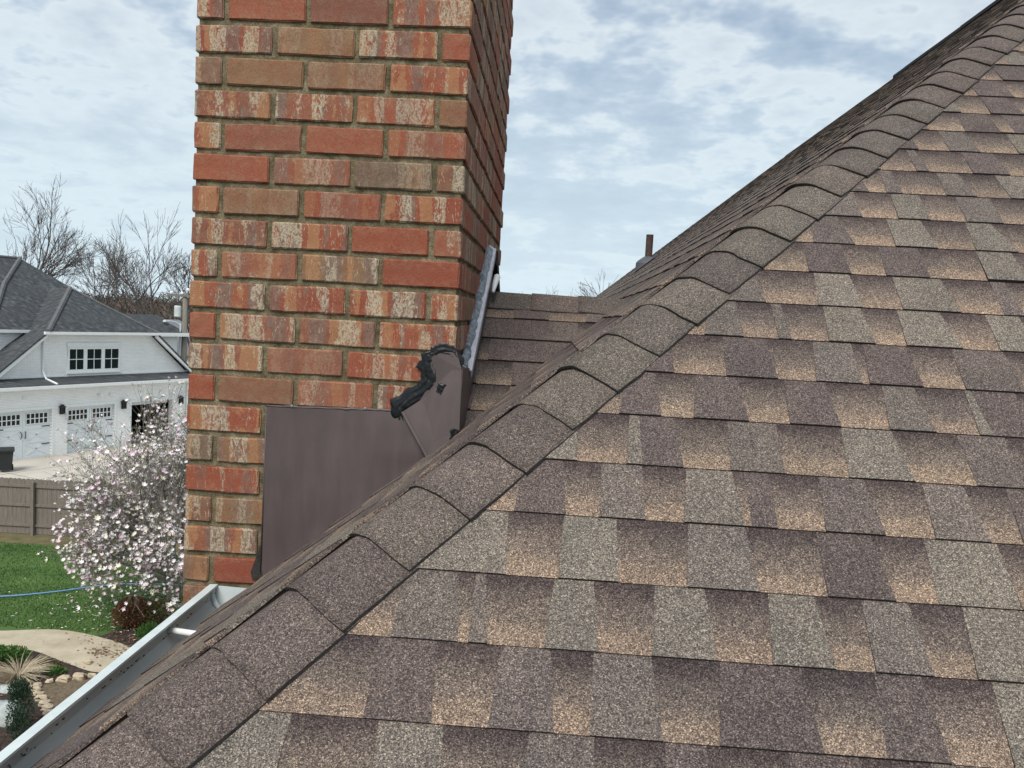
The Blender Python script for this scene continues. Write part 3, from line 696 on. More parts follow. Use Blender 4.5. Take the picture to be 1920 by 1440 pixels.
mb.prism([V((XR + 0.001, yb, zb + 0.012)), V((XR + 0.036, yb + 0.002, zb - 0.006)), V((XR + 0.036, yb + 0.30, zb - 0.19)), V((XR + 0.001, yb + 0.30, zb - 0.19))], (0, 0.0, -0.05))
mb.build('far_counter_flashing', M_EDGE, flash)
mb = MB(); mb.tube([(XR + 0.040, CRY - 0.11, CRZ + 0.000), (XR + 0.041, CRY - 0.06, CRZ + 0.03), (XR + 0.043, CRY - 0.01, CRZ + 0.055), (XR + 0.040, CRY + 0.03, CRZ + 0.06)], [0.005, 0.010, 0.012, 0.006], 8); mb.build('white_caulk', M_WHITE, flash, smooth=True)
# black tar
def catmull(pts, m_=6):
    P_ = [V(p) for p in pts]; P_ = [P_[0] * 2 - P_[1]] + P_ + [P_[-1] * 2 - P_[-2]]; out = []
    for i in range(1, len(P_) - 2):
        for q in range(m_):
            u = q / m_; a_, b__, c_, d_ = P_[i - 1], P_[i], P_[i + 1], P_[i + 2]
            out.append(0.5 * ((2 * b__) + (c_ - a_) * u + (2 * a_ - 5 * b__ + 4 * c_ - d_) * u * u + (3 * b__ - a_ - 3 * c_ + d_) * u ** 3))
    out.append(P_[-2]); return out
def smear(pts, rad, name='sealant', strands=3, flat=0.45, out=0.0):
    mb = MB(); spine = catmull(pts, 10); n = len(spine); K = 15; sd = random.uniform(0, 60)
    for i in range(n):
        t_ = (spine[min(i + 1, n - 1)] - spine[max(i - 1, 0)]).normalized(); sv = V((-t_.z, 0, t_.x)); u = i / (n - 1)
        endf = min(1, 0.45 + u * 5, 0.30 + (1 - u) * 5)
        wl_ = rad * 1.35 * endf * (1 + 0.45 * mnoise.noise(V((i * 0.17, sd, 0))) + 0.22 * mnoise.noise(V((i * 0.6, sd, 3))))
        wr_ = rad * 1.35 * endf * (1 + 0.45 * mnoise.noise(V((i * 0.17, sd, 9))) + 0.22 * mnoise.noise(V((i * 0.6, sd, 7))))
        for j in range(K):
            c = j / (K - 1) * 2 - 1; lat = c * (wr_ if c > 0 else wl_)
            dome = max(0.0, 1 - abs(c) ** 2.6)
            streak = 0.55 + 0.75 * mnoise.noise(V((c * 3.2 + sd, i * 0.045, 1))) + 0.45 * mnoise.noise(V((c * 8 + sd, i * 0.07, 5))) + 0.25 * mnoise.noise(V((c * 3, i * 0.3, 5)))
            h = 0.0012 + rad * flat * 0.62 * dome * max(0.10, streak)
            mb.vert(spine[i] + sv * lat + V((0, 0.006 - h - out, 0)))
    for i in range(n - 1):
        for j in range(K - 1): A = i * K + j; mb.face((A, A + K, A + K + 1, A + 1))
    return mb.build(name, M_TAR, flash, smooth=True)
def tp(x, z): return V((x, Y1 - 0.012, z))
smear([tp(-0.384, -0.262), tp(-0.392, -0.252), tp(-0.375, -0.228), tp(-0.345, -0.208), tp(-0.322, -0.190), tp(-0.311, -0.165), tp(-0.318, -0.135), tp(-0.318, -0.112), tp(-0.308, -0.099)], 0.018, strands=4)
smear([tp(-0.313, -0.104), tp(-0.29, -0.092), tp(-0.262, -0.094), tp(-0.246, -0.108), tp(-0.244, -0.135)], 0.0135, strands=3)
smear([tp(-0.243, -0.130), tp(-0.258, -0.150), tp(-0.280, -0.165), tp(-0.298, -0.185)], 0.0125, strands=3)
smear([tp(-0.388, -0.262), tp(-0.380, -0.278), tp(-0.366, -0.286)], 0.0085, strands=2)
smear([tp(-0.271, -0.176), tp(-0.276, -0.190), tp(-0.280, -0.205)], 0.012, strands=2, flat=0.8, out=0.006)
smear([tp(-0.236, -0.287), tp(-0.238, -0.302), tp(-0.234, -0.322)], 0.009, strands=2, flat=0.8, out=0.03)

# ================================================================== GUTTER
GYA, GYB = EY - 0.02, Y1 - 0.006
prof_in = [(-0.738, -0.765), (-0.738, -0.862), (-0.800, -0.866), (-0.822, -0.852), (-0.832, -0.825), (-0.848, -0.800), (-0.858, -0.785), (-0.859, -0.757)]
lip = [(-0.859, -0.757), (-0.846, -0.7535), (-0.8455, -0.7475), (-0.868, -0.7490), (-0.872, -0.758), (-0.869, -0.786), (-0.860, -0.802), (-0.842, -0.828), (-0.832, -0.858), (-0.803, -0.875), (-0.735, -0.871)]
mb = MB()
def run(mb, prof, m, nseg=14):
    b = len(mb.v); n = len(prof)
    for g in range(nseg + 1):
        y = GYA + (GYB - GYA) * g / nseg
        for x, z in prof:
            dx = 0.012 - 0.022 * (g / nseg)                # the run is not quite straight
            mb.vert((x + dx + random.uniform(-0.0005, 0.0005), y, z + random.uniform(-0.0005, 0.0005)))
    for g in range(nseg):
        for i in range(n - 1): mb.face((b + g * n + i, b + (g + 1) * n + i, b + (g + 1) * n + i + 1, b + g * n + i + 1), m)
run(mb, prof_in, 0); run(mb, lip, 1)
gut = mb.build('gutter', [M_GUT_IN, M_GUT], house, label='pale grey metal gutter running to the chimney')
mb = MB(); mb.prism([V((x - 0.010, GYB, z)) for x, z in [(-0.736, -0.755)] + prof_in[1:7] + [(-0.866, -0.757), (-0.866, -0.752)]], (0, 0.0035, 0)); mb.build('end_cap', M_GUT, gut)
mb = MB()
for q in range(8):                                         # seam sealant inside the end
    pass
mb.tube([(x - 0.008, GYB - 0.012 + random.uniform(-0.004, 0.004), z + 0.006) for x, z in prof_in[1:8]], 0.007, 6); mb.build('seam_sealant', M_GUT, gut, smooth=True)
mb = MB(); mb.tube([(-0.862, 1.832, -0.772), (-0.74, 1.818, -0.775)], 0.0075, 12); mb.build('hanger', M_WHITE, gut, smooth=True)
mb = MB()
for q in range(60):
    y = GYA + (GYB - GYA) * random.random(); x, z = -0.8535 - 0.0003 + (0.012 - 0.022 * (y - GYA) / (GYB - GYA)) + 0.004, -0.765 - random.random() * 0.012
    r_ = random.uniform(0.0004, 0.0011); mb.box((x - r_, y - r_ * random.uniform(1, 5), z - r_), (x + r_, y + r_ * 2, z + r_))
x, z = -0.815, -0.855
mb.box((x - 0.003, 1.50, z - 0.004), (x + 0.003, 1.512, z + 0.004))
for q in range(46):
    y = random.uniform(GYA, GYB); x = random.uniform(-0.845, -0.80); z = -0.8655 + max(0, (-0.815 - x)) * 0.9 + 0.004
    a = random.uniform(0, 6.28); l = random.uniform(0.003, 0.010); d = V((math.cos(a), math.sin(a), 0)); e_ = V((-d.y, d.x, 0)); p = V((x, y, z)); b = mb.vert(p + d * l); mb.vert(p + e_ * l * 0.4 + V((0, 0, 0.003))); mb.vert(p - d * l); mb.vert(p - e_ * l * 0.4); mb.face((b, b + 1, b + 2, b + 3))
mb.build('grime_specks', M_DIRT, gut, kind='stuff')
mb = MB()                                                  # the gutter on the near eave, below the picture
b = 0
mb.box((EAVE_X - 0.02, EY - 0.055, -0.872), (8.6, EY + 0.08, -0.866)); mb.box((EAVE_X - 0.06, EY - 0.062, -0.872), (8.6, EY - 0.055, -0.752))
mb.build('near_gutter', M_GUT, gut)
print('bricks', brick_count, 'shingles', shingle_count)


# ================================================================== GROUND AND GARDEN
def catm2(pts, m_=8): return catmull([V((p[0], p[1], 0)) for p in pts], m_)
def sheet(name, pts, z, mat, kind='structure', smooth_=True):
    """flat outline on the ground, slightly uneven inside is left to the material"""
    mb = MB(); c = catm2(list(pts) + [pts[0]])[:-1] if smooth_ else [V((p[0], p[1], 0)) for p in pts]
    area = sum(c[i].x * c[(i + 1) % len(c)].y - c[(i + 1) % len(c)].x * c[i].y for i in range(len(c)))
    if area < 0: c = c[::-1]
    mb.face([mb.vert((p.x, p.y, z)) for p in c]); return mb.build(name, mat, None, kind=kind, origin=(c[0].x, c[0].y, z))
M_SOIL = surf('rough_grass_ground', (0.045, 0.060, 0.022), (0.085, 0.090, 0.040), 0.35, 0.95, detail=8)
M_LAWN = surf('lawn_turf', (0.050, 0.105, 0.026), (0.100, 0.175, 0.048), 0.9, 0.9, 0.6, 40, detail=9, bd=0.03)
M_DRY = surf('dry_grass_strip', (0.085, 0.080, 0.032), (0.17, 0.14, 0.075), 3, 0.95, detail=8)
M_WALK = surf('weathered_walk_concrete', (0.36, 0.31, 0.22), (0.52, 0.46, 0.35), 2.2, 0.9, 0.4, 30, detail=9)
M_MULCH = surf('dark_mulch', (0.022, 0.015, 0.012), (0.085, 0.058, 0.045), 9, 0.95, 0.9, 28, detail=9, bd=0.03)
M_PEA = surf('brown_pea_gravel', (0.085, 0.062, 0.038), (0.21, 0.165, 0.11), 22, 0.95, 0.8, 55, detail=6, bd=0.02)
mb = MB()
mb.grid(lambda u, v: V((-420 + 840 * u, -40 + 640 * v, GROUND)), 12, 12); mb.build('ground', M_SOIL, None, kind='structure')
lawn = sheet('lawn', [(-22, 24.7), (-22, 18.2), (-16, 17.95), (-12.46, 17.95), (-11.24, 18.25), (-9.9, 17.95), (-8.9, 17.5), (-6, 17.6), (-3, 19), (-3, 24.9), (-12, 24.85)], GROUND + 0.004, M_LAWN, smooth_=False)
sheet('dry_grass', [(-24, 25.60), (-24, 24.55), (-18, 24.5), (-15.4, 24.6), (-13, 24.5), (-6, 24.5), (-6, 25.7)], GROUND + 0.010, M_DRY, smooth_=False)
walk = sheet('garden_path', [(-15.5, 17.75), (-13.4, 17.85), (-12.46, 17.93), (-11.24, 18.23), (-9.91, 17.92), (-8.92, 17.43), (-7.6, 16.6), (-6.6, 15.2), (-7.6, 15.0), (-8.2, 15.7), (-8.75, 16.25), (-9.3, 16.25), (-10.09, 16.58), (-11.11, 17.03), (-11.76, 16.93), (-13.6, 16.8), (-15.5, 16.7)], GROUND + 0.03, M_WALK)
sheet('planting_bed', [(-15.5, 16.85), (-13.6, 16.95), (-11.8, 17.05), (-11.1, 17.15), (-10.0, 16.65), (-9.35, 16.2), (-9.15, 15.95), (-9.62, 15.85), (-9.95, 15.6), (-9.95, 15.2), (-9.4, 14.8), (-8.9, 14.2), (-8.3, 12.6), (-9, 11.5), (-15, 11.5)], GROUND + 0.02, M_MULCH)
sheet('gravel_path', [(-9.9, 15.55), (-9.6, 15.95), (-9.0, 16.2), (-8.3, 15.9), (-7.6, 14.9), (-7.2, 13.5), (-7.6, 12), (-8.6, 12.3), (-8.7, 14.0), (-9.3, 14.8), (-9.85, 15.15)], GROUND + 0.012, M_PEA)
sheet('leaf_litter_bed', [(-10.2, 18.0), (-9.9, 18.6), (-9.4, 19.6), (-8.9, 20.2), (-8.2, 19.9), (-7.8, 18.4), (-8.3, 17.4), (-8.95, 17.5), (-9.6, 17.85)], GROUND + 0.013, M_MULCH)
M_GRASSB = surf('grass_blades', (0.050, 0.115, 0.024), (0.115, 0.205, 0.052), 0.9, 0.8)
def inpoly(x, y, poly):
    r_ = False
    for i in range(len(poly)):
        a_, b__ = poly[i], poly[i - 1]
        if (a_[1] > y) != (b__[1] > y) and x < (b__[0] - a_[0]) * (y - a_[1]) / (b__[1] - a_[1]) + a_[0]: r_ = not r_
    return r_
mb = MB()
for q in range(60000):
    y = random.uniform(18.2, 24.5); x = random.uniform(-0.78, -0.41) * y if q < 44000 else random.uniform(-0.42, -0.15) * y
    if y < 18.35 and x > -10.5: continue
    if -9.9 < x < -7.9 and y < 20.0: continue
    if x > -6 and y < 19.2: continue
    a = random.uniform(0, 6.28); h = random.uniform(0.025, 0.06); w_ = random.uniform(0.008, 0.016); l = random.uniform(0.0, 0.03)
    p = V((x, y, GROUND + 0.003)); d = V((math.cos(a), math.sin(a), 0)); e_ = V((-d.y, d.x, 0))
    b = mb.vert(p + d * w_); mb.vert(p - d * w_); mb.vert(p + e_ * l + V((0, 0, h))); mb.face((b, b + 1, b + 2))
tag(mb.build('grass', M_GRASSB, None), 'mown green lawn grass between fence and path', 'grass', kind='stuff')
M_PETAL = surf('pale_petals', (0.62, 0.50, 0.52), (0.80, 0.76, 0.72), 30, 0.7)
mb = MB()
for q in range(520):
    x = random.gauss(-10.0, 1.15); y = random.gauss(20.3, 1.2)
    if y < 17.7 or x > -8.2: continue
    a = random.uniform(0, 6.28); r_ = random.uniform(0.012, 0.03); d = V((math.cos(a), math.sin(a), 0)); e_ = V((-d.y, d.x, 0)); p = V((x, y, GROUND + 0.055))
    b = mb.vert(p + d * r_ * 1.6); mb.vert(p + e_ * r_ * 0.7 + V((0, 0, 0.01))); mb.vert(p - d * r_ * 1.6); mb.vert(p - e_ * r_ * 0.7 + V((0, 0, 0.008))); mb.face((b, b + 1, b + 2, b + 3))
tag(mb.build('fallen_petals', M_PETAL, None), 'pale petals fallen on the lawn under the magnolia', 'petals', kind='stuff')
M_LEAFD = surf('dry_brown_leaves', (0.11, 0.055, 0.035), (0.26, 0.15, 0.10), 14, 0.9)
mb = MB()
for q in range(750):
    if q < 480: x = random.gauss(-9.2, 0.55); y = random.gauss(18.2, 0.55)
    elif q < 560: x = random.gauss(-9.55, 0.22); y = random.gauss(17.15, 0.12)
    else: x = random.uniform(-11.5, -8.6); y = random.uniform(13.0, 16.6)
    a = random.uniform(0, 6.28); r_ = random.uniform(0.015, 0.04); d = V((math.cos(a), math.sin(a), 0)); e_ = V((-d.y, d.x, 0)); p = V((x, y, GROUND + 0.037 + random.uniform(0, 0.03)))
    b = mb.vert(p + d * r_); mb.vert(p + e_ * r_ * 0.6 + V((0, 0, 0.015))); mb.vert(p - d * r_); mb.vert(p - e_ * r_ * 0.6); mb.face((b, b + 1, b + 2, b + 3))
tag(mb.build('leaf_litter', M_LEAFD, None), 'dry brown leaves strewn along the path and bed', 'leaves', kind='stuff')
M_CHIP = surf('mulch_chips', (0.020, 0.014, 0.011), (0.10, 0.070, 0.055), 12, 0.95)
mb = MB()
for q in range(6000):
    x = random.uniform(-13, -8.4); y = random.uniform(12.4, 17.0)
    if not inpoly(x, y, [(-13, 16.85), (-11.8, 16.95), (-11.1, 17.05), (-10.0, 16.6), (-9.35, 16.15), (-9.65, 15.85), (-10.0, 15.6), (-10.0, 15.2), (-9.4, 14.75), (-8.9, 14.15), (-8.3, 12.4), (-13, 12.4)]): continue
    a = random.uniform(0, 6.28); l = random.uniform(0.015, 0.05); w_ = random.uniform(0.004, 0.012); d = V((math.cos(a), math.sin(a), random.uniform(-0.4, 0.4))); e_ = V((-math.sin(a), math.cos(a), random.uniform(-0.5, 0.5))); p = V((x, y, GROUND + 0.03 + random.uniform(0, 0.012)))
    b = mb.vert(p + d * l); mb.vert(p + e_ * w_); mb.vert(p - d * l); mb.vert(p - e_ * w_); mb.face((b, b + 1, b + 2, b + 3))
tag(mb.build('mulch_chips', M_CHIP, None), 'dark bark mulch covering the planting bed', 'mulch', kind='stuff')

# edging stones
M_STONE = surf('tan_edging_stone', (0.30, 0.235, 0.16), (0.54, 0.46, 0.34), 7, 0.85, 0.5, 30)
M_PALE = surf('pale_boulder', (0.30, 0.335, 0.33), (0.48, 0.51, 0.50), 6, 0.8, 0.5, 20)
def rock_mesh(sz, seed):
    mb = MB(); n, m = 9, 6; rn = random.Random(seed); off = V((rn.uniform(0, 50),) * 3)
    for j in range(m + 1):
        ph = math.pi * j / m
        for i in range(n):
            a = 2 * math.pi * i / n; p = V((math.sin(ph) * math.cos(a), math.sin(ph) * math.sin(a), math.cos(ph)))
            k = 1 + 0.55 * mnoise.noise(p * 1.3 + off) + 0.30 * mnoise.noise(p * 3.1 + off)
            p = V([math.copysign(abs(c) ** 0.62, c) for c in p]) * k
            mb.vert((p.x * sz[0], p.y * sz[1], p.z * sz[2]))
    for j in range(m):
        for i in range(n): i2 = (i + 1) % n; mb.face((j * n + i, (j + 1) * n + i, (j + 1) * n + i2, j * n + i2))
    return mb
ST = [(-8.94, 14.26, .12), (-9.08, 14.42, .11), (-9.20, 14.58, .12), (-9.36, 14.74, .11), (-9.55, 14.93, .12), (-9.70, 15.07, .11), (-9.86, 15.24, .10), (-9.96, 15.42, .12), (-9.83, 15.64, .09), (-9.62, 15.80, .13), (-9.37, 15.93, .14), (-9.16, 16.02, .10), (-8.93, 16.12, .14), (-8.97, 16.42, .12), (-9.62, 16.62, .11)]
words = ['nearest the gutter', 'second from the gutter', 'third from the gutter', 'fourth from the gutter', 'fifth from the gutter', 'sixth from the gutter', 'seventh from the gutter', 'at the corner of the gravel', 'just past the gravel corner', 'second past the gravel corner', 'large one on the long gravel side', 'small one on the long gravel side', 'where gravel meets the path', 'beside the concrete path edge', 'alone on the bed edge by the path']
for i, (x, y, r_) in enumerate(ST):
    mb = rock_mesh((r_ * random.uniform(0.75, 1.05), r_ * random.uniform(0.6, 0.8), r_ * random.uniform(0.4, 0.55)), i)
    for v_ in mb.v: v_ += V((x, y, GROUND + 0.05))
    tag(mb.build('edging_stone', M_STONE, None), 'tan edging stone of the mulch bed, ' + words[i], 'stone', 'edging stones around the planting bed')
for nm, (x, y, sx_, sy_, sz_), lb in (('boulder', (-9.75, 14.15, 0.34, 0.30, 0.20), 'pale grey boulder beside the small evergreen shrub'), ('flat_stone', (-10.35, 15.20, 0.26, 0.14, 0.07), 'flat pale stone lying below the dry grass tuft')):
    mb = rock_mesh((sx_, sy_, sz_), 77)
    for v_ in mb.v: v_ += V((x, y, GROUND + sz_ * 0.5))
    tag(mb.build(nm, M_PALE, None, smooth=True), lb, 'stone')

# blue hose, two lengths across the lawn
M_HOSE = surf('blue_hose', (0.10, 0.25, 0.50), (0.17, 0.34, 0.60), 5, 0.4)
mb = MB(); mb.tube([p + V((0, 0, GROUND + 0.055)) for p in catm2([(-17, 19.1), (-15.4, 19.6), (-13.88, 19.95), (-12.83, 20.52), (-11.82, 21.3), (-10.9, 21.6), (-9.8, 21.7), (-8.4, 21.5)], 7)], 0.018, 7)
tag(mb.build('garden_hose', M_HOSE, None, smooth=True), 'long blue garden hose lying across the middle of the lawn', 'hose')
mb = MB(); mb.tube([p + V((0, 0, GROUND + 0.055)) for p in catm2([(-13.5, 24.42), (-13.2, 24.33), (-12.4, 24.12), (-11.6, 24.07), (-10.4, 24.3), (-8.8, 24.2)], 7)], 0.018, 7)
tag(mb.build('garden_hose', M_HOSE, None, smooth=True), 'short blue hose length behind the magnolia near the fence', 'hose')

# ------------------------------------------------------------------ shrubs
def leafball(mb, c, r3, n, size, up=0.3, squash=1.0):
    for q in range(n):
        d = V((random.gauss(0, 1), random.gauss(0, 1), random.gauss(0, 1))).normalized() * (random.random() ** 0.4)
        nz = 1 + 0.25 * mnoise.noise(V((d.x * 2 + c[0], d.y * 2 + c[1], d.z * 2)))
        p = V((c[0] + d.x * r3[0] * nz, c[1] + d.y * r3[1] * nz, c[2] + d.z * r3[2] * nz))
        if p.z < GROUND + 0.03: p.z = GROUND + 0.03 + random.random() * 0.05
        t_ = (d + V((random.uniform(-.8, .8), random.uniform(-.8, .8), up + random.uniform(-.5, .5)))).normalized(); s_ = t_.cross(V((random.uniform(-1, 1), random.uniform(-1, 1), random.uniform(-1, 1)))).normalized()
        l = size * random.uniform(0.6, 1.3); w_ = l * 0.3 * squash
        b = mb.vert(p); mb.vert(p + t_ * l * 0.5 + s_ * w_); mb.vert(p + t_ * l); mb.vert(p + t_ * l * 0.5 - s_ * w_); mb.face((b, b + 1, b + 2, b + 3))
def shrub(name, base, blobs, n, size, m_leaf, label, up=0.3, squash=1.0):
    r_ = empty(name, (base[0], base[1], GROUND)); tag(r_, label, 'shrub')
    mb = MB()
    for q in range(7):
        a = random.uniform(0, 6.28); h = blobs[0][2] * 0.9
        mb.tube([(base[0], base[1], GROUND), (base[0] + math.cos(a) * 0.12, base[1] + math.sin(a) * 0.12, GROUND + h * 0.5), (base[0] + math.cos(a) * 0.22, base[1] + math.sin(a) * 0.22, GROUND + h)], [0.015, 0.010, 0.004], 5)
    mb.build('stem', M_BARK, r_)
    mb = MB()
    for (dx, dy, dz, rx_, ry_, rz_) in blobs: leafball(mb, (base[0] + dx, base[1] + dy, GROUND + dz), (rx_, ry_, rz_), n, size, up, squash)
    mb.build('foliage', m_leaf, r_); return r_
M_BARK = surf('grey_bark', (0.10, 0.085, 0.070), (0.20, 0.175, 0.15), 18, 0.9, 0.5, 40)
M_EVER = surf('dark_evergreen_leaves', (0.012, 0.032, 0.016), (0.035, 0.072, 0.036), 9, 0.6)
M_RUST = surf('rusty_brown_leaves', (0.075, 0.030, 0.014), (0.17, 0.085, 0.040), 9, 0.8)
M_OLIVE = surf('olive_leaves', (0.060, 0.058, 0.018), (0.14, 0.12, 0.045), 9, 0.8)
M_GREEN = surf('fresh_green_leaves', (0.030, 0.090, 0.012), (0.075, 0.17, 0.030), 9, 0.7)
shrub('evergreen_shrub', (-9.15, 13.75), [(0, 0, 0.55, 0.24, 0.22, 0.42), (-0.10, 0.05, 0.75, 0.16, 0.16, 0.24), (0.10, -0.25, 0.30, 0.18, 0.18, 0.30)], 1500, 0.035, M_EVER, 'small dark green upright evergreen shrub in the mulch bed', 0.9)
shrub('rusty_shrub', (-9.75, 18.75), [(0, 0, 0.36, 0.42, 0.36, 0.36)], 2600, 0.06, M_RUST, 'rounded rusty brown shrub at the edge of the lawn', 0.3)
shrub('olive_shrub', (-9.15, 18.9), [(0, 0, 0.34, 0.40, 0.34, 0.34)], 1800, 0.06, M_OLIVE, 'olive shrub between the rusty shrub and the magnolia trunk', 0.3)
shrub('green_shrub', (-8.95, 18.05), [(0, 0, 0.18, 0.28, 0.25, 0.20)], 1500, 0.08, M_GREEN, 'low feathery green plant in front of the rusty shrub', 0.8, 0.4)
shrub('juniper_mat', (-11.35, 16.55), [(0, 0, 0.12, 0.55, 0.30, 0.14), (-0.5, 0.0, 0.12, 0.5, 0.3, 0.14)], 1900, 0.05, M_GREEN, 'low spreading green mat plant at the edge of the path', 0.6)
shrub('green_tuft', (-9.95, 16.05), [(0, 0, 0.06, 0.20, 0.13, 0.08)], 450, 0.05, M_GREEN, 'small green tuft behind the gravel edging stones', 0.6)
shrub('yellow_tuft', (-10.35, 16.35), [(0, 0, 0.05, 0.32, 0.14, 0.07)], 420, 0.05, M_OLIVE, 'yellowish low tuft in the middle of the mulch bed', 0.6)
# dry ornamental grass
r_ = empty('ornamental_grass', (-10.55, 15.75, GROUND)); tag(r_, 'tuft of long dry straw coloured grass in the mulch bed', 'grass tuft')
M_STRAW = surf('dry_straw', (0.30, 0.24, 0.16), (0.56, 0.49, 0.36), 20, 0.9)
mb = MB()
for q in range(420):
    a = random.uniform(0, 6.28); l = random.uniform(0.35, 0.75); el = random.uniform(0.15, 1.0); d = V((math.cos(a), math.sin(a), 0)); p0 = V((-10.55, 15.75, GROUND + 0.02)) + d * random.uniform(0, 0.08); pp = []
    for g in range(5): u = g / 4; pp.append(p0 + d * l * u * math.cos(el * (1 - 0.5 * u)) + V((0, 0, l * (u * math.sin(el) * 1.1 - u * u * 0.42))))
    mb.tube(pp, [0.006, 0.006, 0.005, 0.004, 0.002], 3, cap=False)
mb.build('blades', M_STRAW, r_, kind='stuff')

# ------------------------------------------------------------------ trees
def grow(mbs, p, d, length, rad, level, maxl, spread, tips=None, gravity=0.0, kids=(3, 5), shrink=0.66, wig=0.12, seg=4, minr=0.006):
    pts = [p.copy()]; rads = [rad]; dd = d.normalized(); q = p.copy()
    for i in range(seg):
        dd = (dd + V((random.gauss(0, wig), random.gauss(0, wig), random.gauss(0, wig * 0.7) + gravity))).normalized()
        q = q + dd * (length / seg); pts.append(q.copy()); rads.append(max(minr * 0.7, rad * (1 - 0.55 * (i + 1) / seg)))
    mbs[min(level, len(mbs) - 1)].tube(pts, rads, 7 if level == 0 else (5 if level < 3 else 3), cap=level < 2)
    if level >= maxl:
        if tips is not None: tips.append((q, dd))
        return
    if tips is not None and level == maxl - 1:
        for g in range(1, len(pts)): tips.append((pts[g].copy(), dd.copy()))
    n = random.randint(*kids)
    for i in range(n):
        u = random.uniform(0.35, 1.0) if i else 1.0
        k = min(seg - 1, int(u * seg)); base = pts[k].lerp(pts[k + 1], u * seg - k) if u < 1 else pts[-1]
        ax = dd.cross(V((random.gauss(0, 1), random.gauss(0, 1), random.gauss(0, 1)))).normalized()
        ang = random.uniform(0.35, 1.0) * spread * (0.5 if i == 0 else 1)
        nd = Matrix.Rotation(ang, 3, ax) @ dd
        grow(mbs, base, nd, length * shrink * random.uniform(0.75, 1.2), max(minr, rads[k] * (0.62 if i else 0.8)), level + 1, maxl, spread, tips, gravity, kids, shrink, wig, max(2, seg - 1) if level < 2 else 2, minr)
M_BARET = surf('bare_tree_bark', (0.060, 0.050, 0.046), (0.125, 0.108, 0.100), 3, 0.95)
def bare_tree(name, x, y, z0, h, rad, label, maxl=5, spread=0.75, lean=(0, 0), kids=(3, 4), seed=0, trunk=0.30, low=False):
    random.seed(seed); r_ = empty(name, (x, y, z0)); tag(r_, label, 'tree', 'bare trees behind the white house')
    a, b_ = MB(), MB()
    grow([a, b_], V((x, y, z0)), V((lean[0], lean[1], 1)), h * trunk, rad, 0, maxl, spread, None, 0.02, kids, 0.72, 0.12, 4, 0.014)
    a.build('trunk', M_BARET, r_, smooth=True); b_.build('crown', M_BARET, r_)
bare_tree('bare_tree', -41.8, 60, GROUND + 2, 13.8, 0.36, 'tallest bare tree with spreading limbs above the dark grey roof', 6, 0.62, (-0.03, 0), (2, 4), 31, 0.33)
bare_tree('bare_tree', -44.5, 70, GROUND + 2, 10.5, 0.24, 'slender bare tree at the picture edge behind the tallest one', 5, 0.7, (-0.1, 0), (2, 4), 12, 0.34)
bare_tree('bare_tree', -36.6, 64, GROUND + 2, 10.2, 0.26, 'bare tree just beyond the tallest one, leaning towards the chimney', 6, 0.58, (0.18, 0), (2, 4), 13, 0.33)
bare_tree('bare_tree', -32.6, 62, GROUND + 2, 10.4, 0.28, 'bare tree with a round crown in the middle of the row', 6, 0.58, (0.04, 0), (2, 4), 14, 0.34)
bare_tree('bare_tree', -29.2, 58, GROUND + 1.5, 11.2, 0.30, 'forked bare tree rising behind the lower white wing', 6, 0.58, (0.0, 0), (2, 4), 15, 0.36)
bare_tree('bare_tree', -26.5, 60, GROUND + 1.5, 11.4, 0.26, 'bare tree half hidden behind the brick chimney edge', 6, 0.60, (-0.06, 0), (2, 4), 16, 0.34)
bare_tree('bare_tree', -28.0, 52, GROUND + 1, 6.6, 0.16, 'low crooked bare tree near the utility pole', 4, 0.95, (-0.35, 0), (2, 3), 17, 0.36)
bare_tree('bare_tree', -1.6, 70, GROUND + 1, 10.2, 0.24, 'wide bare treetop showing above the small shingled saddle', 6, 0.66, (0, 0), (2, 4), 18, 0.36)
bare_tree('bare_tree', 4.9, 66, GROUND + 1, 10.4, 0.20, 'bare treetop showing just past the side slope of the roof', 6, 0.62, (0, 0), (2, 4), 19, 0.36)
random.seed(21)
# magnolia
mag = empty('magnolia_tree', (-9.23, 19.61, GROUND)); tag(mag, 'flowering magnolia covered with pale pink blossoms beside the chimney', 'tree')
tr, br = MB(), MB(); tips = []
M_MAGB = surf('smooth_grey_bark', (0.13, 0.12, 0.105), (0.25, 0.235, 0.21), 12, 0.85, 0.4, 30)
tr.tube([(-9.23, 19.61, GROUND - 0.05), (-9.25, 19.62, GROUND + 0.35), (-9.20, 19.60, GROUND + 0.75), (-9.24, 19.62, GROUND + 1.0)], [0.11, 0.085, 0.08, 0.10], 9)
tr.tube([(-8.95, 19.8, GROUND - 0.05), (-8.85, 19.8, GROUND + 0.5), (-8.75, 19.75, GROUND + 1.1)], [0.07, 0.055, 0.05], 8)
for i, (b0, d0, L0) in enumerate([((-9.24, 19.62, GROUND + 0.98), (-0.5, 0.0, 1), 1.4), ((-9.24, 19.62, GROUND + 0.98), (-0.15, -0.4, 1), 1.65), ((-9.24, 19.62, GROUND + 0.98), (0.35, 0.2, 1), 1.5), ((-9.24, 19.62, GROUND + 0.98), (0.0, 0.5, 1), 1.6), ((-8.75, 19.75, GROUND + 1.08), (0.5, 0.0, 1), 1.3), ((-9.24, 19.62, GROUND + 0.98), (-0.9, 0.1, 0.85), 1.05), ((-9.24, 19.62, GROUND + 0.9), (-0.8, -0.5, 0.6), 0.9), ((-9.24, 19.62, GROUND + 0.9), (-0.8, 0.6, 0.6), 0.95), ((-9.2, 19.6, GROUND + 1.0), (-0.1, -0.8, 0.5), 1.2), ((-8.75, 19.75, GROUND + 1.08), (0.2, -0.9, 0.4), 1.1)]):
    grow([br], V(b0), V(d0), L0 * 1.25, 0.055, 1, 5, 0.78, tips, 0.03, (5, 6), 0.66, 0.12, 4, 0.004)
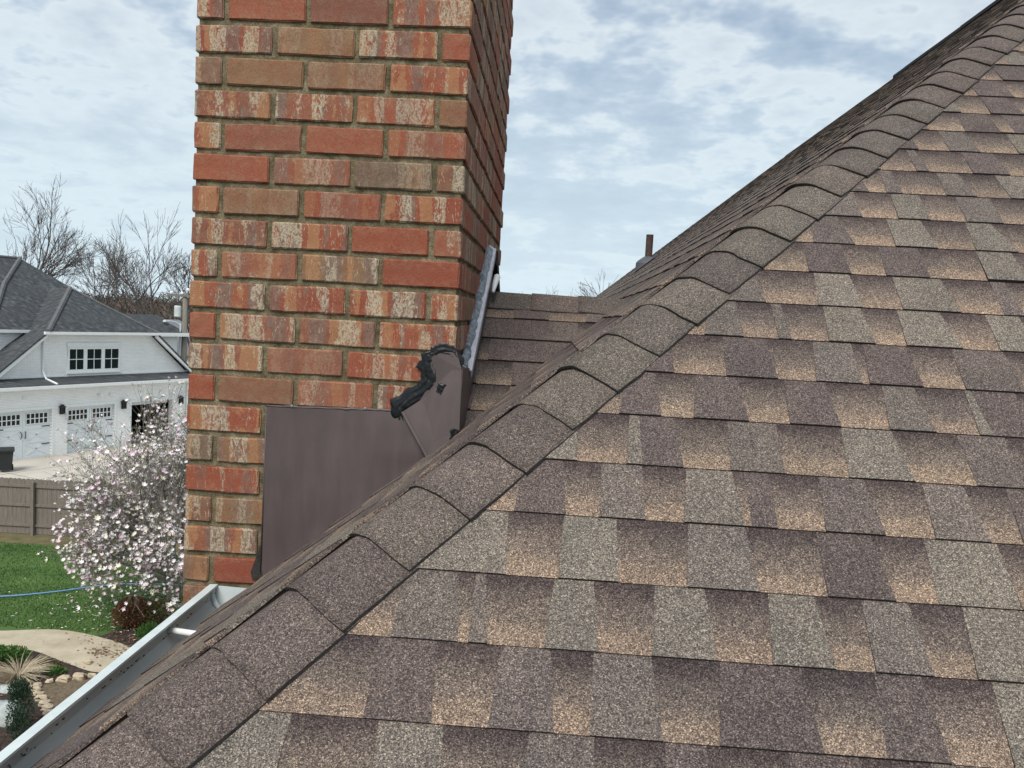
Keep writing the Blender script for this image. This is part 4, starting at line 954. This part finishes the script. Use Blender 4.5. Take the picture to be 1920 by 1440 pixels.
tr.build('trunk', M_MAGB, mag, smooth=True); br.build('branches', M_MAGB, mag)
fl, lf = MB(), MB()
random.shuffle(tips)
for p, d in tips[:9500]:
    if random.random() < 0.5:
        ax = (d + V((random.gauss(0, .5), random.gauss(0, .5), random.gauss(0, .5) + 0.3))).normalized(); s_ = ax.cross(V((0.3, 0.8, 0.1))).normalized(); k0 = random.uniform(0, 6)
        n = random.randint(5, 7); R_ = random.uniform(0.042, 0.082); op = random.uniform(0.2, 0.9)
        tn = (*random.choice([(0.80, 0.74, 0.76), (0.80, 0.68, 0.73), (0.82, 0.80, 0.76), (0.72, 0.56, 0.64), (0.82, 0.79, 0.80), (0.74, 0.70, 0.58)]), 0)
        for i in range(n):
            r1_ = Matrix.Rotation(k0 + 6.283 * i / n, 3, ax) @ s_; e_ = ax.cross(r1_); o_ = (r1_ * op + ax * (1.05 - op * 0.7)).normalized()
            b = fl.vert(p, tn); fl.vert(p + o_ * R_ * 0.6 + e_ * R_ * 0.30, tn); fl.vert(p + o_ * R_ * 1.2 + ax * R_ * 0.05, tn); fl.vert(p + o_ * R_ * 0.6 - e_ * R_ * 0.30, tn); fl.face((b, b + 1, b + 2, b + 3))
    for q in range(random.randint(1, 2)):
        o = p - d * random.uniform(0, 0.25) + V((random.gauss(0, .03), random.gauss(0, .03), random.gauss(0, .03))); t_ = (d + V((random.gauss(0, .7), random.gauss(0, .7), random.gauss(0, .7)))).normalized(); s_ = t_.cross(V((random.gauss(0, 1), random.gauss(0, 1), 0.2))).normalized(); l = random.uniform(0.03, 0.065)
        b = lf.vert(o); lf.vert(o + t_ * l * .5 + s_ * l * .2); lf.vert(o + t_ * l); lf.vert(o + t_ * l * .5 - s_ * l * .2); lf.face((b, b + 1, b + 2, b + 3))
def make_petal():
    m, t, b = newmat('magnolia_petal'); at = N(t, 'ShaderNodeAttribute', attribute_name='tone'); LK(t, at.outputs['Color'], b.inputs['Base Color']); b.inputs['Roughness'].default_value = 0.6; return m
fl.build('blossoms', make_petal(), mag, kind='stuff')
lf.build('young_leaves', surf('young_olive_leaves', (0.085, 0.105, 0.030), (0.20, 0.22, 0.08), 9, 0.7), mag, kind='stuff')

# ------------------------------------------------------------------ fence
M_FENCE = surf('brown_stained_fence', (0.140, 0.118, 0.100), (0.215, 0.186, 0.160), 5, 0.9, 0.4, 40, stretch=(6, 6, 0.6))
fence = empty('board_fence', (-14, 25.6, GROUND)); tag(fence, 'grey-brown wooden board fence between lawn and driveway', 'fence')
def fy(x): return 25.50 + (x + 17.7) * 0.05
bm_ = []
for sd in range(4):
    mb = MB(); rn = random.Random(sd); h = 1.86 + rn.uniform(-0.006, 0.006); w_ = 0.0685
    mb.prism([(-w_, 0, 0.03), (w_, 0, 0.03), (w_, 0, h - 0.035), (w_ - 0.022, 0, h - 0.006), (0.02, 0, h), (-0.02, 0, h), (-w_ + 0.022, 0, h - 0.006), (-w_, 0, h - 0.035)], (0, 0.018, 0))
    o = mb.build('board', M_FENCE, fence, origin=(0, 0, 0)); me = o.data; bpy.data.objects.remove(o); bm_.append(me)
x = -19.4; i = 0
while x < -2.0:
    o = bpy.data.objects.new('board', bm_[i % 4]); COL.objects.link(o); put(o, (x, fy(x), GROUND), fence); o.rotation_euler = (0, random.uniform(-0.004, 0.004), math.atan(0.05)); x += 0.142; i += 1
for z in (0.28, 0.95, 1.58):
    mb = MB(); mb.prism([(-19.45, fy(-19.45) - 0.002, GROUND + z), (-1.95, fy(-1.95) - 0.002, GROUND + z), (-1.95, fy(-1.95) - 0.002, GROUND + z + 0.085), (-19.45, fy(-19.45) - 0.002, GROUND + z + 0.085)], (0, -0.04, 0)); mb.build('rail', M_FENCE, fence)
for x in (-19.0, -16.62, -14.2, -11.8, -9.4, -7.0, -4.6, -2.2):
    mb = MB(); mb.box((x - 0.05, fy(x) - 0.15, GROUND), (x + 0.05, fy(x) - 0.045, GROUND + 1.78)); mb.build('post', M_FENCE, fence)

# ================================================================== NEIGHBOUR'S WHITE HOUSE
NA = V((-25.2, 36.19, GROUND)); DU = V((0.39, 0.92, 0)).normalized(); WV = V((-DU.y, DU.x, 0))
def H(u, w, h): return NA + DU * u + WV * w + V((0, 0, h))
NF = Matrix((DU, WV, V((0, 0, 1)))).transposed().to_4x4(); NF.translation = NA
def make_white_brick():
    m, t, b = newmat('painted_white_brick'); p = pos(t); mp = N(t, 'ShaderNodeMapping'); LK(t, N(t, 'ShaderNodeNewGeometry').outputs['Position'], mp.inputs[0])
    mp.inputs['Rotation'].default_value = (0, 0, -math.atan2(DU.y, DU.x))
    sp = N(t, 'ShaderNodeSeparateXYZ'); LK(t, mp.outputs[0], sp.inputs[0]); cb = N(t, 'ShaderNodeCombineXYZ'); LK(t, sp.outputs[0], cb.inputs[0]); LK(t, sp.outputs[2], cb.inputs[1])
    br_ = N(t, 'ShaderNodeTexBrick', inp={'Color1': (0.86, 0.87, 0.86, 1), 'Color2': (0.79, 0.80, 0.795, 1), 'Mortar': (0.58, 0.60, 0.60, 1), 'Scale': 1.0, 'Mortar Size': 0.006, 'Brick Width': 0.2, 'Row Height': 0.075}); LK(t, cb.outputs[0], br_.inputs[0])
    LK(t, mix(t, 1.0, br_.outputs[0], ramp(t, noise(t, p, 0.8, 6, 0.6), [(0.3, (0.94,) * 3), (0.7, (1.04,) * 3)]), 'MULTIPLY'), b.inputs['Base Color']); b.inputs['Roughness'].default_value = 0.7; return m
M_WBR = make_white_brick()
def make_grey_roof():
    m, t, b = newmat('charcoal_shingle_roof'); p = pos(t); s = N(t, 'ShaderNodeSeparateXYZ'); LK(t, p, s.inputs[0])
    row = mth(t, 'FRACT', mth(t, 'MULTIPLY', s.outputs[2], 11.0)); ln = ramp(t, row, [(0.0, (0.55,) * 3), (0.16, (1,) * 3)])
    cb = N(t, 'ShaderNodeCombineXYZ'); mpd = N(t, 'ShaderNodeVectorMath', operation='DOT_PRODUCT'); mpd.inputs[1].default_value = tuple(DU + WV * 0.7); LK(t, p, mpd.inputs[0])
    LK(t, mth(t, 'MULTIPLY', mpd.outputs['Value'], 3.4), cb.inputs[0]); LK(t, mth(t, 'MULTIPLY', mth(t, 'FLOOR', mth(t, 'MULTIPLY', s.outputs[2], 11.0)), 3.7), cb.inputs[1])
    c = ramp(t, noise(t, cb.outputs[0], 1.6, 2, 0.5), [(0.3, (0.026, 0.030, 0.034)), (0.55, (0.055, 0.061, 0.067)), (0.72, (0.105, 0.112, 0.118))])
    LK(t, mix(t, 1.0, c, ln, 'MULTIPLY'), b.inputs['Base Color']); b.inputs['Roughness'].default_value = 0.9; return m
M_GROOF = make_grey_roof(); M_GCAP = surf('grey_cap_shingles', (0.09, 0.095, 0.098), (0.14, 0.145, 0.148), 3, 0.9)
M_DARK = surf('dark_interior', (0.012, 0.012, 0.013), (0.03, 0.03, 0.03), 2, 0.9)
def make_glass():
    m, t, b = newmat('window_glass'); b.inputs['Base Color'].default_value = (0.012, 0.020, 0.020, 1); b.inputs['Roughness'].default_value = 0.08; b.inputs['Specular IOR Level'].default_value = 0.22; return m
M_GLASS = make_glass(); M_BLACK = surf('black_metal', (0.010, 0.011, 0.012), (0.025, 0.026, 0.028), 8, 0.5)
M_DOORP = surf('pale_garage_door_paint', (0.66, 0.71, 0.73), (0.72, 0.765, 0.78), 2, 0.5)
nb = empty('white_house', H(5.5, 4, 0)); tag(nb, 'white painted brick house with charcoal roof and garage doors beyond the fence', 'house')
DOORS = [(-0.20, 2.52), (3.33, 6.02), (7.06, 9.79)]; DH = 2.33
mb = MB()
ed_ = [-8.0] + [e_ for d_ in DOORS for e_ in d_] + [10.85]
for a_, b__ in zip(ed_[0::2], ed_[1::2]): mb.box((a_, 0, 0), (b__, 0.30, DH), fr=NF)
mb.box((-8.0, 0, DH), (10.85, 0.30, 3.45), fr=NF)
mb.box((10.55, 0.30, 0), (10.85, 7, 3.45), fr=NF)
# upper clipped gable
mb.prism([H(0.0, 0.9, 3.60), H(11.75, 0.9, 3.60), H(8.92, 0.9, 5.97), H(2.72, 0.9, 5.97), H(-0.1, 0.9, 3.72)], WV * 0.25)
wl = mb.build('wall', M_WBR, nb)
mb = MB(); mb.box((-0.4, 3.2, 0), (10.4, 3.3, 2.6), fr=NF); mb.box((-0.4, 0.31, 2.42), (10.4, 3.3, 2.50), fr=NF); mb.box((6.2, 0.31, 0), (6.3, 3.2, 2.42), fr=NF); mb.box((10.3, 0.31, 0), (10.4, 3.2, 2.42), fr=NF); mb.build('garage_interior', M_DARK, nb)
# trim: eaves gutter, rakes
mb = MB(); mb.box((-8.2, -0.42, 3.36), (11.0, -0.30, 3.50), fr=NF); mb.box((-8.0, -0.30, 3.34), (10.95, 0.0, 3.37), fr=NF); mb.build('lower_gutter', M_WHITE, nb)
mb = MB(); mb.box((2.45, 0.42, 5.93), (11.9, 0.55, 6.07), fr=NF); mb.box((2.6, 0.55, 5.90), (9.0, 0.9, 5.94), fr=NF); mb.build('upper_gutter', M_WHITE, nb)
for q, (u0, h0, u1, h1) in enumerate(((2.60, 5.99, -0.55, 3.42), (9.05, 5.99, 12.15, 3.50))):
    mb = MB(); mb.prism([H(u0, 0.50, h0 + 0.02), H(u1, 0.50, h1 + 0.02), H(u1, 0.50, h1 - 0.20), H(u0, 0.50, h0 - 0.20)], WV * 0.14); mb.build('rake_board', M_WHITE, nb)
# pent roof between the storeys
mb = MB(); mb.prism([H(-8.2, -0.36, 3.47), H(11.1, -0.36, 3.47), H(11.7, 0.92, 3.78), H(-8.2, 0.92, 3.78)], (0, 0, -0.06)); mb.build('pent_roof', M_GROOF, nb)
mb = MB(); mb.box((-0.05, 0.86, 3.79), (11.75, 0.895, 3.87), fr=NF); mb.build('flashing_board', M_WHITE, nb)
# hip end, wing slopes and main roof
AP = H(5.85, 3.40, 8.26)
rf = MB()
def plane(mb, pts, th=0.10): mb.prism([V(p) for p in pts], (0, 0, -th))
plane(rf, [H(2.60, 0.45, 6.06), H(9.08, 0.45, 6.06), AP])
plane(rf, [H(2.60, 0.45, 6.06), AP, AP + WV * 5, H(-0.75, 8.4, 3.40), H(-0.75, 0.48, 3.40)])
plane(rf, [H(9.08, 0.45, 6.06), H(12.25, 0.48, 3.46), H(12.25, 8.4, 3.46), AP + WV * 5, AP])
roof1 = rf.build('wing_roof', M_GROOF, nb)
mb = MB(); mb.tube([H(2.62, 0.47, 6.09), AP + V((0, 0, 0.02))], 0.13, 6); mb.tube([H(9.06, 0.47, 6.09), AP + V((0, 0, 0.02))], 0.07, 6); mb.build('hip_caps', M_GCAP, roof1)
rf = MB()
MR = H(5.33, 6.82, 9.75)
plane(rf, [H(-8, 2.2, 6.02), H(3.2, 2.2, 6.02), H(7.03, 5.16, 8.40), MR, H(1.0, 6.82, 9.75), H(-4, 6.82, 9.75)])
plane(rf, [MR, H(7.03, 5.16, 8.40), H(9.5, 7.5, 6.2), H(9.5, 12, 6.2)])
roof2 = rf.build('main_roof', M_GROOF, nb)
mb = MB(); mb.tube([MR + V((0, 0, 0.02)), H(3.3, 5.0, 8.32), H(0.9, 2.25, 6.10)], 0.12, 6); mb.tube([H(-4, 6.82, 9.77), MR + V((0, 0, 0.02))], 0.08, 6); mb.build('hip_caps', M_GCAP, roof2)
mb = MB(); mb.box((-8, 2.35, 3.4), (3.0, 2.6, 6.0), fr=NF); mb.build('shingled_wall', M_WBR, nb)
mb = MB(); mb.box((-8, 2.06, 5.92), (3.15, 2.20, 6.06), fr=NF); mb.build('dormer_gutter', M_WHITE, nb)
# back wing
rf = MB(); plane(rf, [H(9.0, 4.8, 5.76), H(15.3, 4.8, 5.76), H(14.04, 6.49, 6.95), H(9.0, 6.49, 6.95)]); plane(rf, [H(15.3, 4.8, 5.76), H(15.3, 8.4, 5.76), H(14.04, 6.49, 6.95)]); rf.build('back_wing_roof', M_GROOF, nb)
mb = MB(); mb.box((9, 5.1, 2), (14.6, 8.0, 5.70), fr=NF); mb.build('back_wing_wall', M_WBR, nb)
mb = MB(); mb.box((9, 4.68, 5.64), (15.4, 4.80, 5.78), fr=NF); mb.build('back_gutter', M_WHITE, nb)
mb = MB(); mb.tube([H(2.66, 0.62, 5.92), H(2.62, 0.82, 5.7), H(2.62, 0.84, 4.1), H(2.62, 0.60, 3.75), H(2.66, -0.2, 3.55)], 0.05, 6); mb.build('downspout', M_WHITE, nb)
mb = MB(); mb.tube([H(10.78, -0.3, 3.34), H(10.78, -0.06, 3.1), H(10.78, -0.06, 0.1)], 0.05, 6); mb.build('downspout', M_WHITE, nb)
# upper triple window
win = None
mb = MB(); mb.box((3.95, 0.84, 3.98), (6.99, 0.90, 4.13), fr=NF); mb.box((3.95, 0.84, 5.17), (6.99, 0.90, 5.28), fr=NF)
for a_, b__ in ((3.95, 4.04), (4.83, 5.03), (5.86, 6.06), (6.90, 6.99)): mb.box((a_, 0.84, 4.13), (b__, 0.90, 5.17), fr=NF)
mb.box((3.90, 0.82, 5.285), (7.04, 0.90, 5.50), fr=NF); mb.box((3.90, 0.78, 3.92), (7.04, 0.90, 3.975), fr=NF)
wtrim = mb.build('window_trim', M_WHITE, nb)
for a_, b__ in ((4.04, 4.83), (5.03, 5.86), (6.06, 6.90)):
    mb = MB(); mb.box((a_, 0.885, 4.13), (b__, 0.895, 5.17), fr=NF); w_ = mb.build('window', M_GLASS, nb)
    mb = MB(); m_ = (a_ + b__) / 2; mb.box((m_ - 0.018, 0.868, 4.13), (m_ + 0.018, 0.884, 5.17), fr=NF); mb.box((a_, 0.866, 4.63), (b__, 0.882, 4.67), fr=NF); mb.build('muntin', M_WHITE, w_)
# garage doors
def door(u0, u1, lab):
    d = MB(); d.box((u0, 0.16, 0.02), (u1, 0.20, DH), fr=NF); g = d.build('garage_door', M_DOORP, nb, label=lab)
    m_ = (u0 + u1) / 2; d = MB()
    for (a_, b__) in ((u0, m_ - 0.01), (m_ + 0.01, u1)):
        a2, b2 = a_ + 0.10, b__ - 0.10
        d.box((a_, 0.14, 0.02), (a2, 0.16, DH), fr=NF); d.box((b2, 0.14, 0.02), (b__, 0.16, DH), fr=NF)
        for h0, h1 in ((0.02, 0.14), (0.74, 0.84), (1.42, 1.62), (2.20, DH)): d.box((a2, 0.14, h0), (b2, 0.16, h1), fr=NF)
        for (ua, ha, ub, hb_) in ((a2, 0.84, b2, 1.42), (b2, 0.84, a2, 1.42), (a2, 0.14, b2, 0.74), (b2, 0.14, a2, 0.74)):
            dv = V((ub - ua, 0, hb_ - ha)).normalized(); nn = V((-dv.z, 0, dv.x)) * 0.045
            d.prism([NF @ (V((ua, 0.145, ha)) + nn), NF @ (V((ub, 0.145, hb_)) + nn), NF @ (V((ub, 0.145, hb_)) - nn), NF @ (V((ua, 0.145, ha)) - nn)], WV * 0.02)
    d.build('stile', M_DOORP, g)
    for (a_, b__) in ((u0 + 0.13, m_ - 0.14), (m_ + 0.14, u1 - 0.13)):
        d = MB(); d.box((a_, 0.135, 1.66), (b__, 0.145, 2.17), fr=NF); d.build('pane', M_GLASS, g)
        d = MB(); n = 5
        for q in range(n + 1): x_ = a_ + (b__ - a_) * q / n; d.box((x_ - 0.022, 0.112, 1.64), (x_ + 0.022, 0.133, 2.19), fr=NF)
        for h0 in (1.635, 1.895, 2.155): d.box((a_ - 0.02, 0.110, h0), (b__ + 0.02, 0.131, h0 + 0.04), fr=NF)
        d.build('muntin', M_WHITE, g)
    for sx_ in (-0.11, 0.11):
        d = MB(); d.tube([H(m_ + sx_, 0.14, 0.98), H(m_ + sx_, 0.07, 1.05), H(m_ + sx_ * 0.8, 0.07, 1.15), H(m_ + sx_, 0.07, 1.25), H(m_ + sx_, 0.14, 1.32)], 0.02, 6); d.build('handle', M_BLACK, g)
    for h0 in (0.62, 1.48):
        for (a_, b__) in ((u0 + 0.02, u0 + 0.42), (u1 - 0.42, u1 - 0.02)):
            d = MB(); d.box((a_, 0.125, h0), (b__, 0.138, h0 + 0.045), fr=NF); d.build('strap_hinge', M_BLACK, g)
door(*DOORS[0], 'closed pale garage door behind the wheeled bin'); door(*DOORS[1], 'closed pale garage door half hidden by blossoms')
mb = MB(); mb.box((DOORS[2][0], 0.40, 2.12), (DOORS[2][1], 0.44, 2.33), fr=NF); mb.build('garage_door', M_DOORP, nb, label='raised garage door over a dark opening')
mb = MB()
for (a_, b__) in DOORS:
    mb.box((a_ - 0.10, -0.025, 0.0), (a_, 0.0, DH + 0.02), fr=NF); mb.box((b__, -0.025, 0.0), (b__ + 0.10, 0.0, DH + 0.02), fr=NF); mb.box((a_ - 0.14, -0.03, DH + 0.02), (b__ + 0.14, 0.0, DH + 0.14), fr=NF)
mb.build('door_casing', M_WHITE, nb)
mb = MB(); mb.box((1.00, -0.02, 2.86), (1.26, 0.0, 3.08), fr=NF); mb.box((1.04, -0.05, 2.90), (1.22, -0.02, 3.0), fr=NF); mb.build('wall_vent', M_WHITE, nb)
for u in (5.05, 5.71):
    mb = MB(); mb.tube([H(u, 0, 2.86), H(u, -0.12, 2.88), H(u + 0.10, -0.22, 2.82)], [0.06, 0.05, 0.07], 8); mb.build('flood_light', M_WHITE, nb)
for u in (3.00, 6.52, 10.32):
    g = MB(); g.box((u - 0.11, -0.19, 2.05), (u + 0.11, -0.02, 2.09), fr=NF); g.box((u - 0.13, -0.21, 2.38), (u + 0.13, 0.0, 2.43), fr=NF); g.box((u - 0.07, -0.15, 2.43), (u + 0.07, -0.05, 2.52), fr=NF); g.box((u - 0.05, -0.03, 2.05), (u + 0.05, 0.0, 2.45), fr=NF)
    for a_ in (-0.10, 0.08):
        for b__ in (-0.185, -0.04): g.box((u + a_, b__, 2.09), (u + a_ + 0.02, b__ + 0.02, 2.38), fr=NF)
    ln_ = g.build('wall_lantern', M_BLACK, nb)
    g = MB(); g.box((u - 0.08, -0.165, 2.10), (u + 0.08, -0.045, 2.37), fr=NF); g.build('lantern_glass', M_GLASS, ln_)
# driveway
M_DRIVE = surf('driveway_concrete', (0.42, 0.385, 0.33), (0.54, 0.50, 0.44), 0.9, 0.9, 0.2, 12, detail=8, stretch=(1, 0.35, 1))
drv = MB(); drv.face([drv.vert(p + V((0, 0, 0.02))) for p in (H(-9, 0.35, 0), V((-44, 25.9, GROUND)), V((-4, 26.6, GROUND)), V((2, 52, GROUND)), H(22, 0.35, 0))]); drv.build('driveway', M_DRIVE, None, kind='structure', origin=H(0, -3, 0.02))
mb = MB()
for w_ in (-2.6, -5.6): mb.box((-9, w_ - 0.02, 0.0205), (16, w_ + 0.02, 0.024), fr=NF)
for u in (-1.2, 3.0, 6.6): mb.box((u - 0.02, -12, 0.0205), (u + 0.02, -0.2, 0.0245), fr=NF)
mb.build('driveway_joints', surf('concrete_joint', (0.16, 0.145, 0.12), (0.22, 0.20, 0.17), 5, 0.9), None, kind='structure')

# wheeled bin
B0 = V((-23.75, 34.45, GROUND + 0.02)); bn = empty('wheeled_bin', B0); tag(bn, 'black wheeled rubbish bin on the driveway before a garage door', 'bin')
M_BIN = surf('black_bin_plastic', (0.012, 0.015, 0.016), (0.022, 0.026, 0.028), 4, 0.55)
ang = Matrix.Translation(B0) @ Matrix.Rotation(R(35), 4, 'Z')
mb = MB(); b = 0
for z, a_, c_ in ((0.10, 0.24, 0.26), (0.55, 0.275, 0.31), (0.88, 0.30, 0.345), (0.94, 0.325, 0.37), (0.98, 0.325, 0.37)):
    for sx_, sy_ in ((-1, -1), (1, -1), (1, 1), (-1, 1)): mb.vert(ang @ V((sx_ * a_, sy_ * c_, z)))
for g in range(4):
    for i in range(4): i2 = (i + 1) % 4; mb.face((g * 4 + i, g * 4 + i2, g * 4 + 4 + i2, g * 4 + 4 + i))
mb.face((3, 2, 1, 0)); mb.face((16, 17, 18, 19)); mb.build('body', M_BIN, bn)
mb = MB()
for y_, z in ((-0.42, 0.985), (-0.36, 1.02), (0, 1.06), (0.36, 1.03), (0.42, 1.0)):
    mb.vert(ang @ V((-0.345, y_, z))); mb.vert(ang @ V((0.345, y_, z)))
for i in range(4): mb.face((i * 2, i * 2 + 1, i * 2 + 3, i * 2 + 2))
n = len(mb.v)
for v_ in list(mb.v): mb.vert(v_ - V((0, 0, 0.045)))
for i in range(4): mb.face((n + i * 2 + 2, n + i * 2 + 3, n + i * 2 + 1, n + i * 2)); mb.face((i * 2, i * 2 + 2, n + i * 2 + 2, n + i * 2)); mb.face((i * 2 + 1, n + i * 2 + 1, n + i * 2 + 3, i * 2 + 3))
mb.face((0, n, n + 1, 1)); mb.face((8, 9, n + 9, n + 8)); mb.build('lid', M_BIN, bn)
mb = MB(); mb.tube([ang @ V((-0.28, 0.43, 0.93)), ang @ V((0.28, 0.43, 0.93))], 0.02, 8); mb.build('handle', M_BIN, bn)
for sx_ in (-0.27, 0.27):
    fr_ = ang @ Matrix.Translation((sx_, 0.26, 0.13)) @ Matrix.Rotation(R(90), 4, 'Y'); mb = MB(); mb.lathe([(0.03, -0.035), (0.12, -0.035), (0.13, -0.02), (0.13, 0.02), (0.12, 0.035), (0.03, 0.035)], 16, fr=fr_); w_ = mb.build('wheel', M_BLACK, bn)
    mb = MB(); mb.lathe([(0.045, -0.04), (0.045, 0.04)], 10, fr=fr_); mb.build('hub', M_BIN, w_)

# utility pole
up_ = empty('utility_pole', (-23.9, 52, GROUND)); tag(up_, 'wooden utility pole with crossarm, transformer and street lamp behind the house', 'utility pole')
M_POLE = surf('weathered_pole_wood', (0.13, 0.12, 0.10), (0.22, 0.205, 0.175), 4, 0.95, stretch=(4, 4, 0.5)); M_LGREY = surf('light_grey_enamel', (0.45, 0.50, 0.51), (0.58, 0.62, 0.62), 4, 0.5)
mb = MB(); mb.tube([(-23.9, 52, GROUND), (-23.9, 52, 0.55)], [0.20, 0.15], 10); mb.build('pole', M_POLE, up_, smooth=True)
mb = MB(); mb.box((-25.0, 51.80, 0.30), (-22.8, 51.90, 0.42)); mb.build('crossarm', M_POLE, up_)
for x, z in ((-24.75, 0.42), (-24.05, 0.42), (-23.65, 0.66), (-23.0, 0.42)): mb = MB(); mb.lathe([(0.05, 0), (0.11, 0.05), (0.11, 0.14), (0.04, 0.2)], 10, fr=Matrix.Translation((x, 51.85, z))); mb.build('insulator', M_WHITE, up_)
mb = MB(); mb.lathe([(0.18, 0), (0.22, 0.04), (0.22, 0.66), (0.18, 0.74)], 14, fr=Matrix.Translation((-24.28, 51.8, -1.03))); mb.build('transformer', M_LGREY, up_)
mb = MB(); mb.tube([(-24.08, 51.8, -6.0), (-24.08, 51.8, -1.42)], 0.05, 8); mb.build('conduit', M_LGREY, up_)
mb = MB(); mb.tube(catmull([(-24.05, 51.8, -1.58), (-24.25, 51.7, -1.38), (-24.6, 51.5, -1.30), (-24.85, 51.4, -1.32)]), 0.03, 6); a_ = mb.build('lamp_arm', M_LGREY, up_); mb = MB(); mb.lathe([(0.05, -0.05), (0.13, 0.0), (0.10, 0.08), (0.03, 0.12)], 10, fr=Matrix.Translation((-24.9, 51.35, -1.36))); mb.build('lamp_head', M_LGREY, a_)
for x, dz in ((-24.75, 0.6), (-24.05, 0.6), (-23.0, 0.6)):
    mb = MB(); mb.tube([(x - 20 * q, 51.85 + 6 * q, dz - 0.9 * math.sin(math.pi * q) * 1.0) for q in [i / 12 for i in range(13)]], 0.012, 4, cap=False); mb.build('wire', M_BLACK, up_)

# far hills with woods, and distant houses
M_HILL = surf('far_woodland_floor', (0.075, 0.062, 0.050), (0.14, 0.115, 0.095), 0.05, 1.0, detail=7)
hl = MB()
def hz_(x, y): return GROUND - 0.3 + max(0, (y - 85) / 150) * (5.2 + 2.2 * mnoise.noise(V((x * 0.012, y * 0.012, 0))) + 1.2 * mnoise.noise(V((x * 0.05, y * 0.05, 3)))) if y < 260 else GROUND + 6
hl.grid(lambda u, v: V((-330 + 560 * u, 85 + 170 * v, hz_(-330 + 560 * u, 85 + 170 * v))), 90, 26); hl.build('hills', M_HILL, None, smooth=True, kind='structure')
M_WOODS = [surf('far_bare_woods_a', (0.070, 0.058, 0.052), (0.14, 0.115, 0.10), 0.4, 1.0), surf('far_bare_woods_b', (0.10, 0.066, 0.052), (0.17, 0.115, 0.09), 0.4, 1.0), surf('far_green_woods', (0.035, 0.055, 0.022), (0.075, 0.10, 0.045), 0.4, 1.0)]
random.seed(5)
wd = MB()
for q in range(4800):
    y = random.uniform(78, 235); x = random.uniform(-0.80, -0.36) * y if q < 2600 else random.uniform(-0.38, 0.3) * y; z = hz_(x, y) if y > 85 else GROUND
    hgt = random.uniform(2.8, 5.6) * (0.6 if y < 100 else 1); rr_ = hgt * random.uniform(0.22, 0.4); m_ = random.choices((0, 1, 2), (6, 3, 1.2))[0]
    for k in range(16):
        d = V((random.gauss(0, 1), random.gauss(0, 1), random.gauss(0, 1))).normalized() * random.random() ** 0.4
        p = V((x + d.x * rr_, y + d.y * rr_, z + hgt * 0.6 + d.z * hgt * 0.42)); s_ = random.uniform(0.35, 0.9); a = random.uniform(0, 6.28); t_ = V((math.cos(a) * 0.6, math.sin(a) * 0.6, random.uniform(0.4, 1))); e_ = t_.cross(V((random.gauss(0, 1), random.gauss(0, 1), 0))).normalized()
        b = wd.vert(p - t_ * s_); wd.vert(p + e_ * s_ * 0.35); wd.vert(p + t_ * s_); wd.face((b, b + 1, b + 2), m_)
tag(wd.build('far_woods', M_WOODS, None), 'hazy brown winter woods on the hill behind the houses', 'woods', kind='stuff')
M_FROOF = surf('far_grey_roof', (0.11, 0.12, 0.14), (0.16, 0.17, 0.19), 0.5, 0.9)
for x, y, wd_, dp, h, rz, lab in ((-32.0, 76, 9, 7, 3.2, 0.2, 'distant grey roofed house beside the utility pole'), (-40.5, 82, 9, 7, 3.4, -0.2, 'distant grey roofed house behind the forked bare tree'), (-58, 96, 10, 7, 3.2, 0.4, 'distant grey roofed house behind the tallest bare tree')):
    f_ = Matrix.Translation((x, y, GROUND)) @ Matrix.Rotation(rz, 4, 'Z'); r_ = empty('distant_house', (x, y, GROUND)); tag(r_, lab, 'house', 'distant houses')
    mb = MB(); mb.box((-wd_ / 2, -dp / 2, 0), (wd_ / 2, dp / 2, h), fr=f_); mb.build('wall', M_WHITE, r_)
    mb = MB(); e = 0.4
    for sg in (-1, 1): mb.prism([f_ @ V((-wd_ / 2 - e, sg * (dp / 2 + e), h - 0.1)), f_ @ V((wd_ / 2 + e, sg * (dp / 2 + e), h - 0.1)), f_ @ V((wd_ / 2 - 1.5, 0, h + 2.6)), f_ @ V((-wd_ / 2 + 1.5, 0, h + 2.6))], (0, 0, -0.12))
    for sg in (-1, 1): mb.prism([f_ @ V((sg * (wd_ / 2 + e), -dp / 2 - e, h - 0.1)), f_ @ V((sg * (wd_ / 2 + e), dp / 2 + e, h - 0.1)), f_ @ V((sg * (wd_ / 2 - 1.5), 0, h + 2.6))], (0, 0, -0.12))
    mb.build('roof', M_FROOF, r_)
    for sx_ in (-0.3, 0.0, 0.3): mb = MB(); mb.box((sx_ * wd_ - 0.5, -dp / 2 - 0.03, 1.0), (sx_ * wd_ + 0.5, -dp / 2 - 0.004, 2.3), fr=f_); mb.build('window', M_GLASS, r_)
print('tris', sum(sum(len(p.vertices) - 2 for p in o.data.polygons) for o in SC.objects if o.type == 'MESH'))
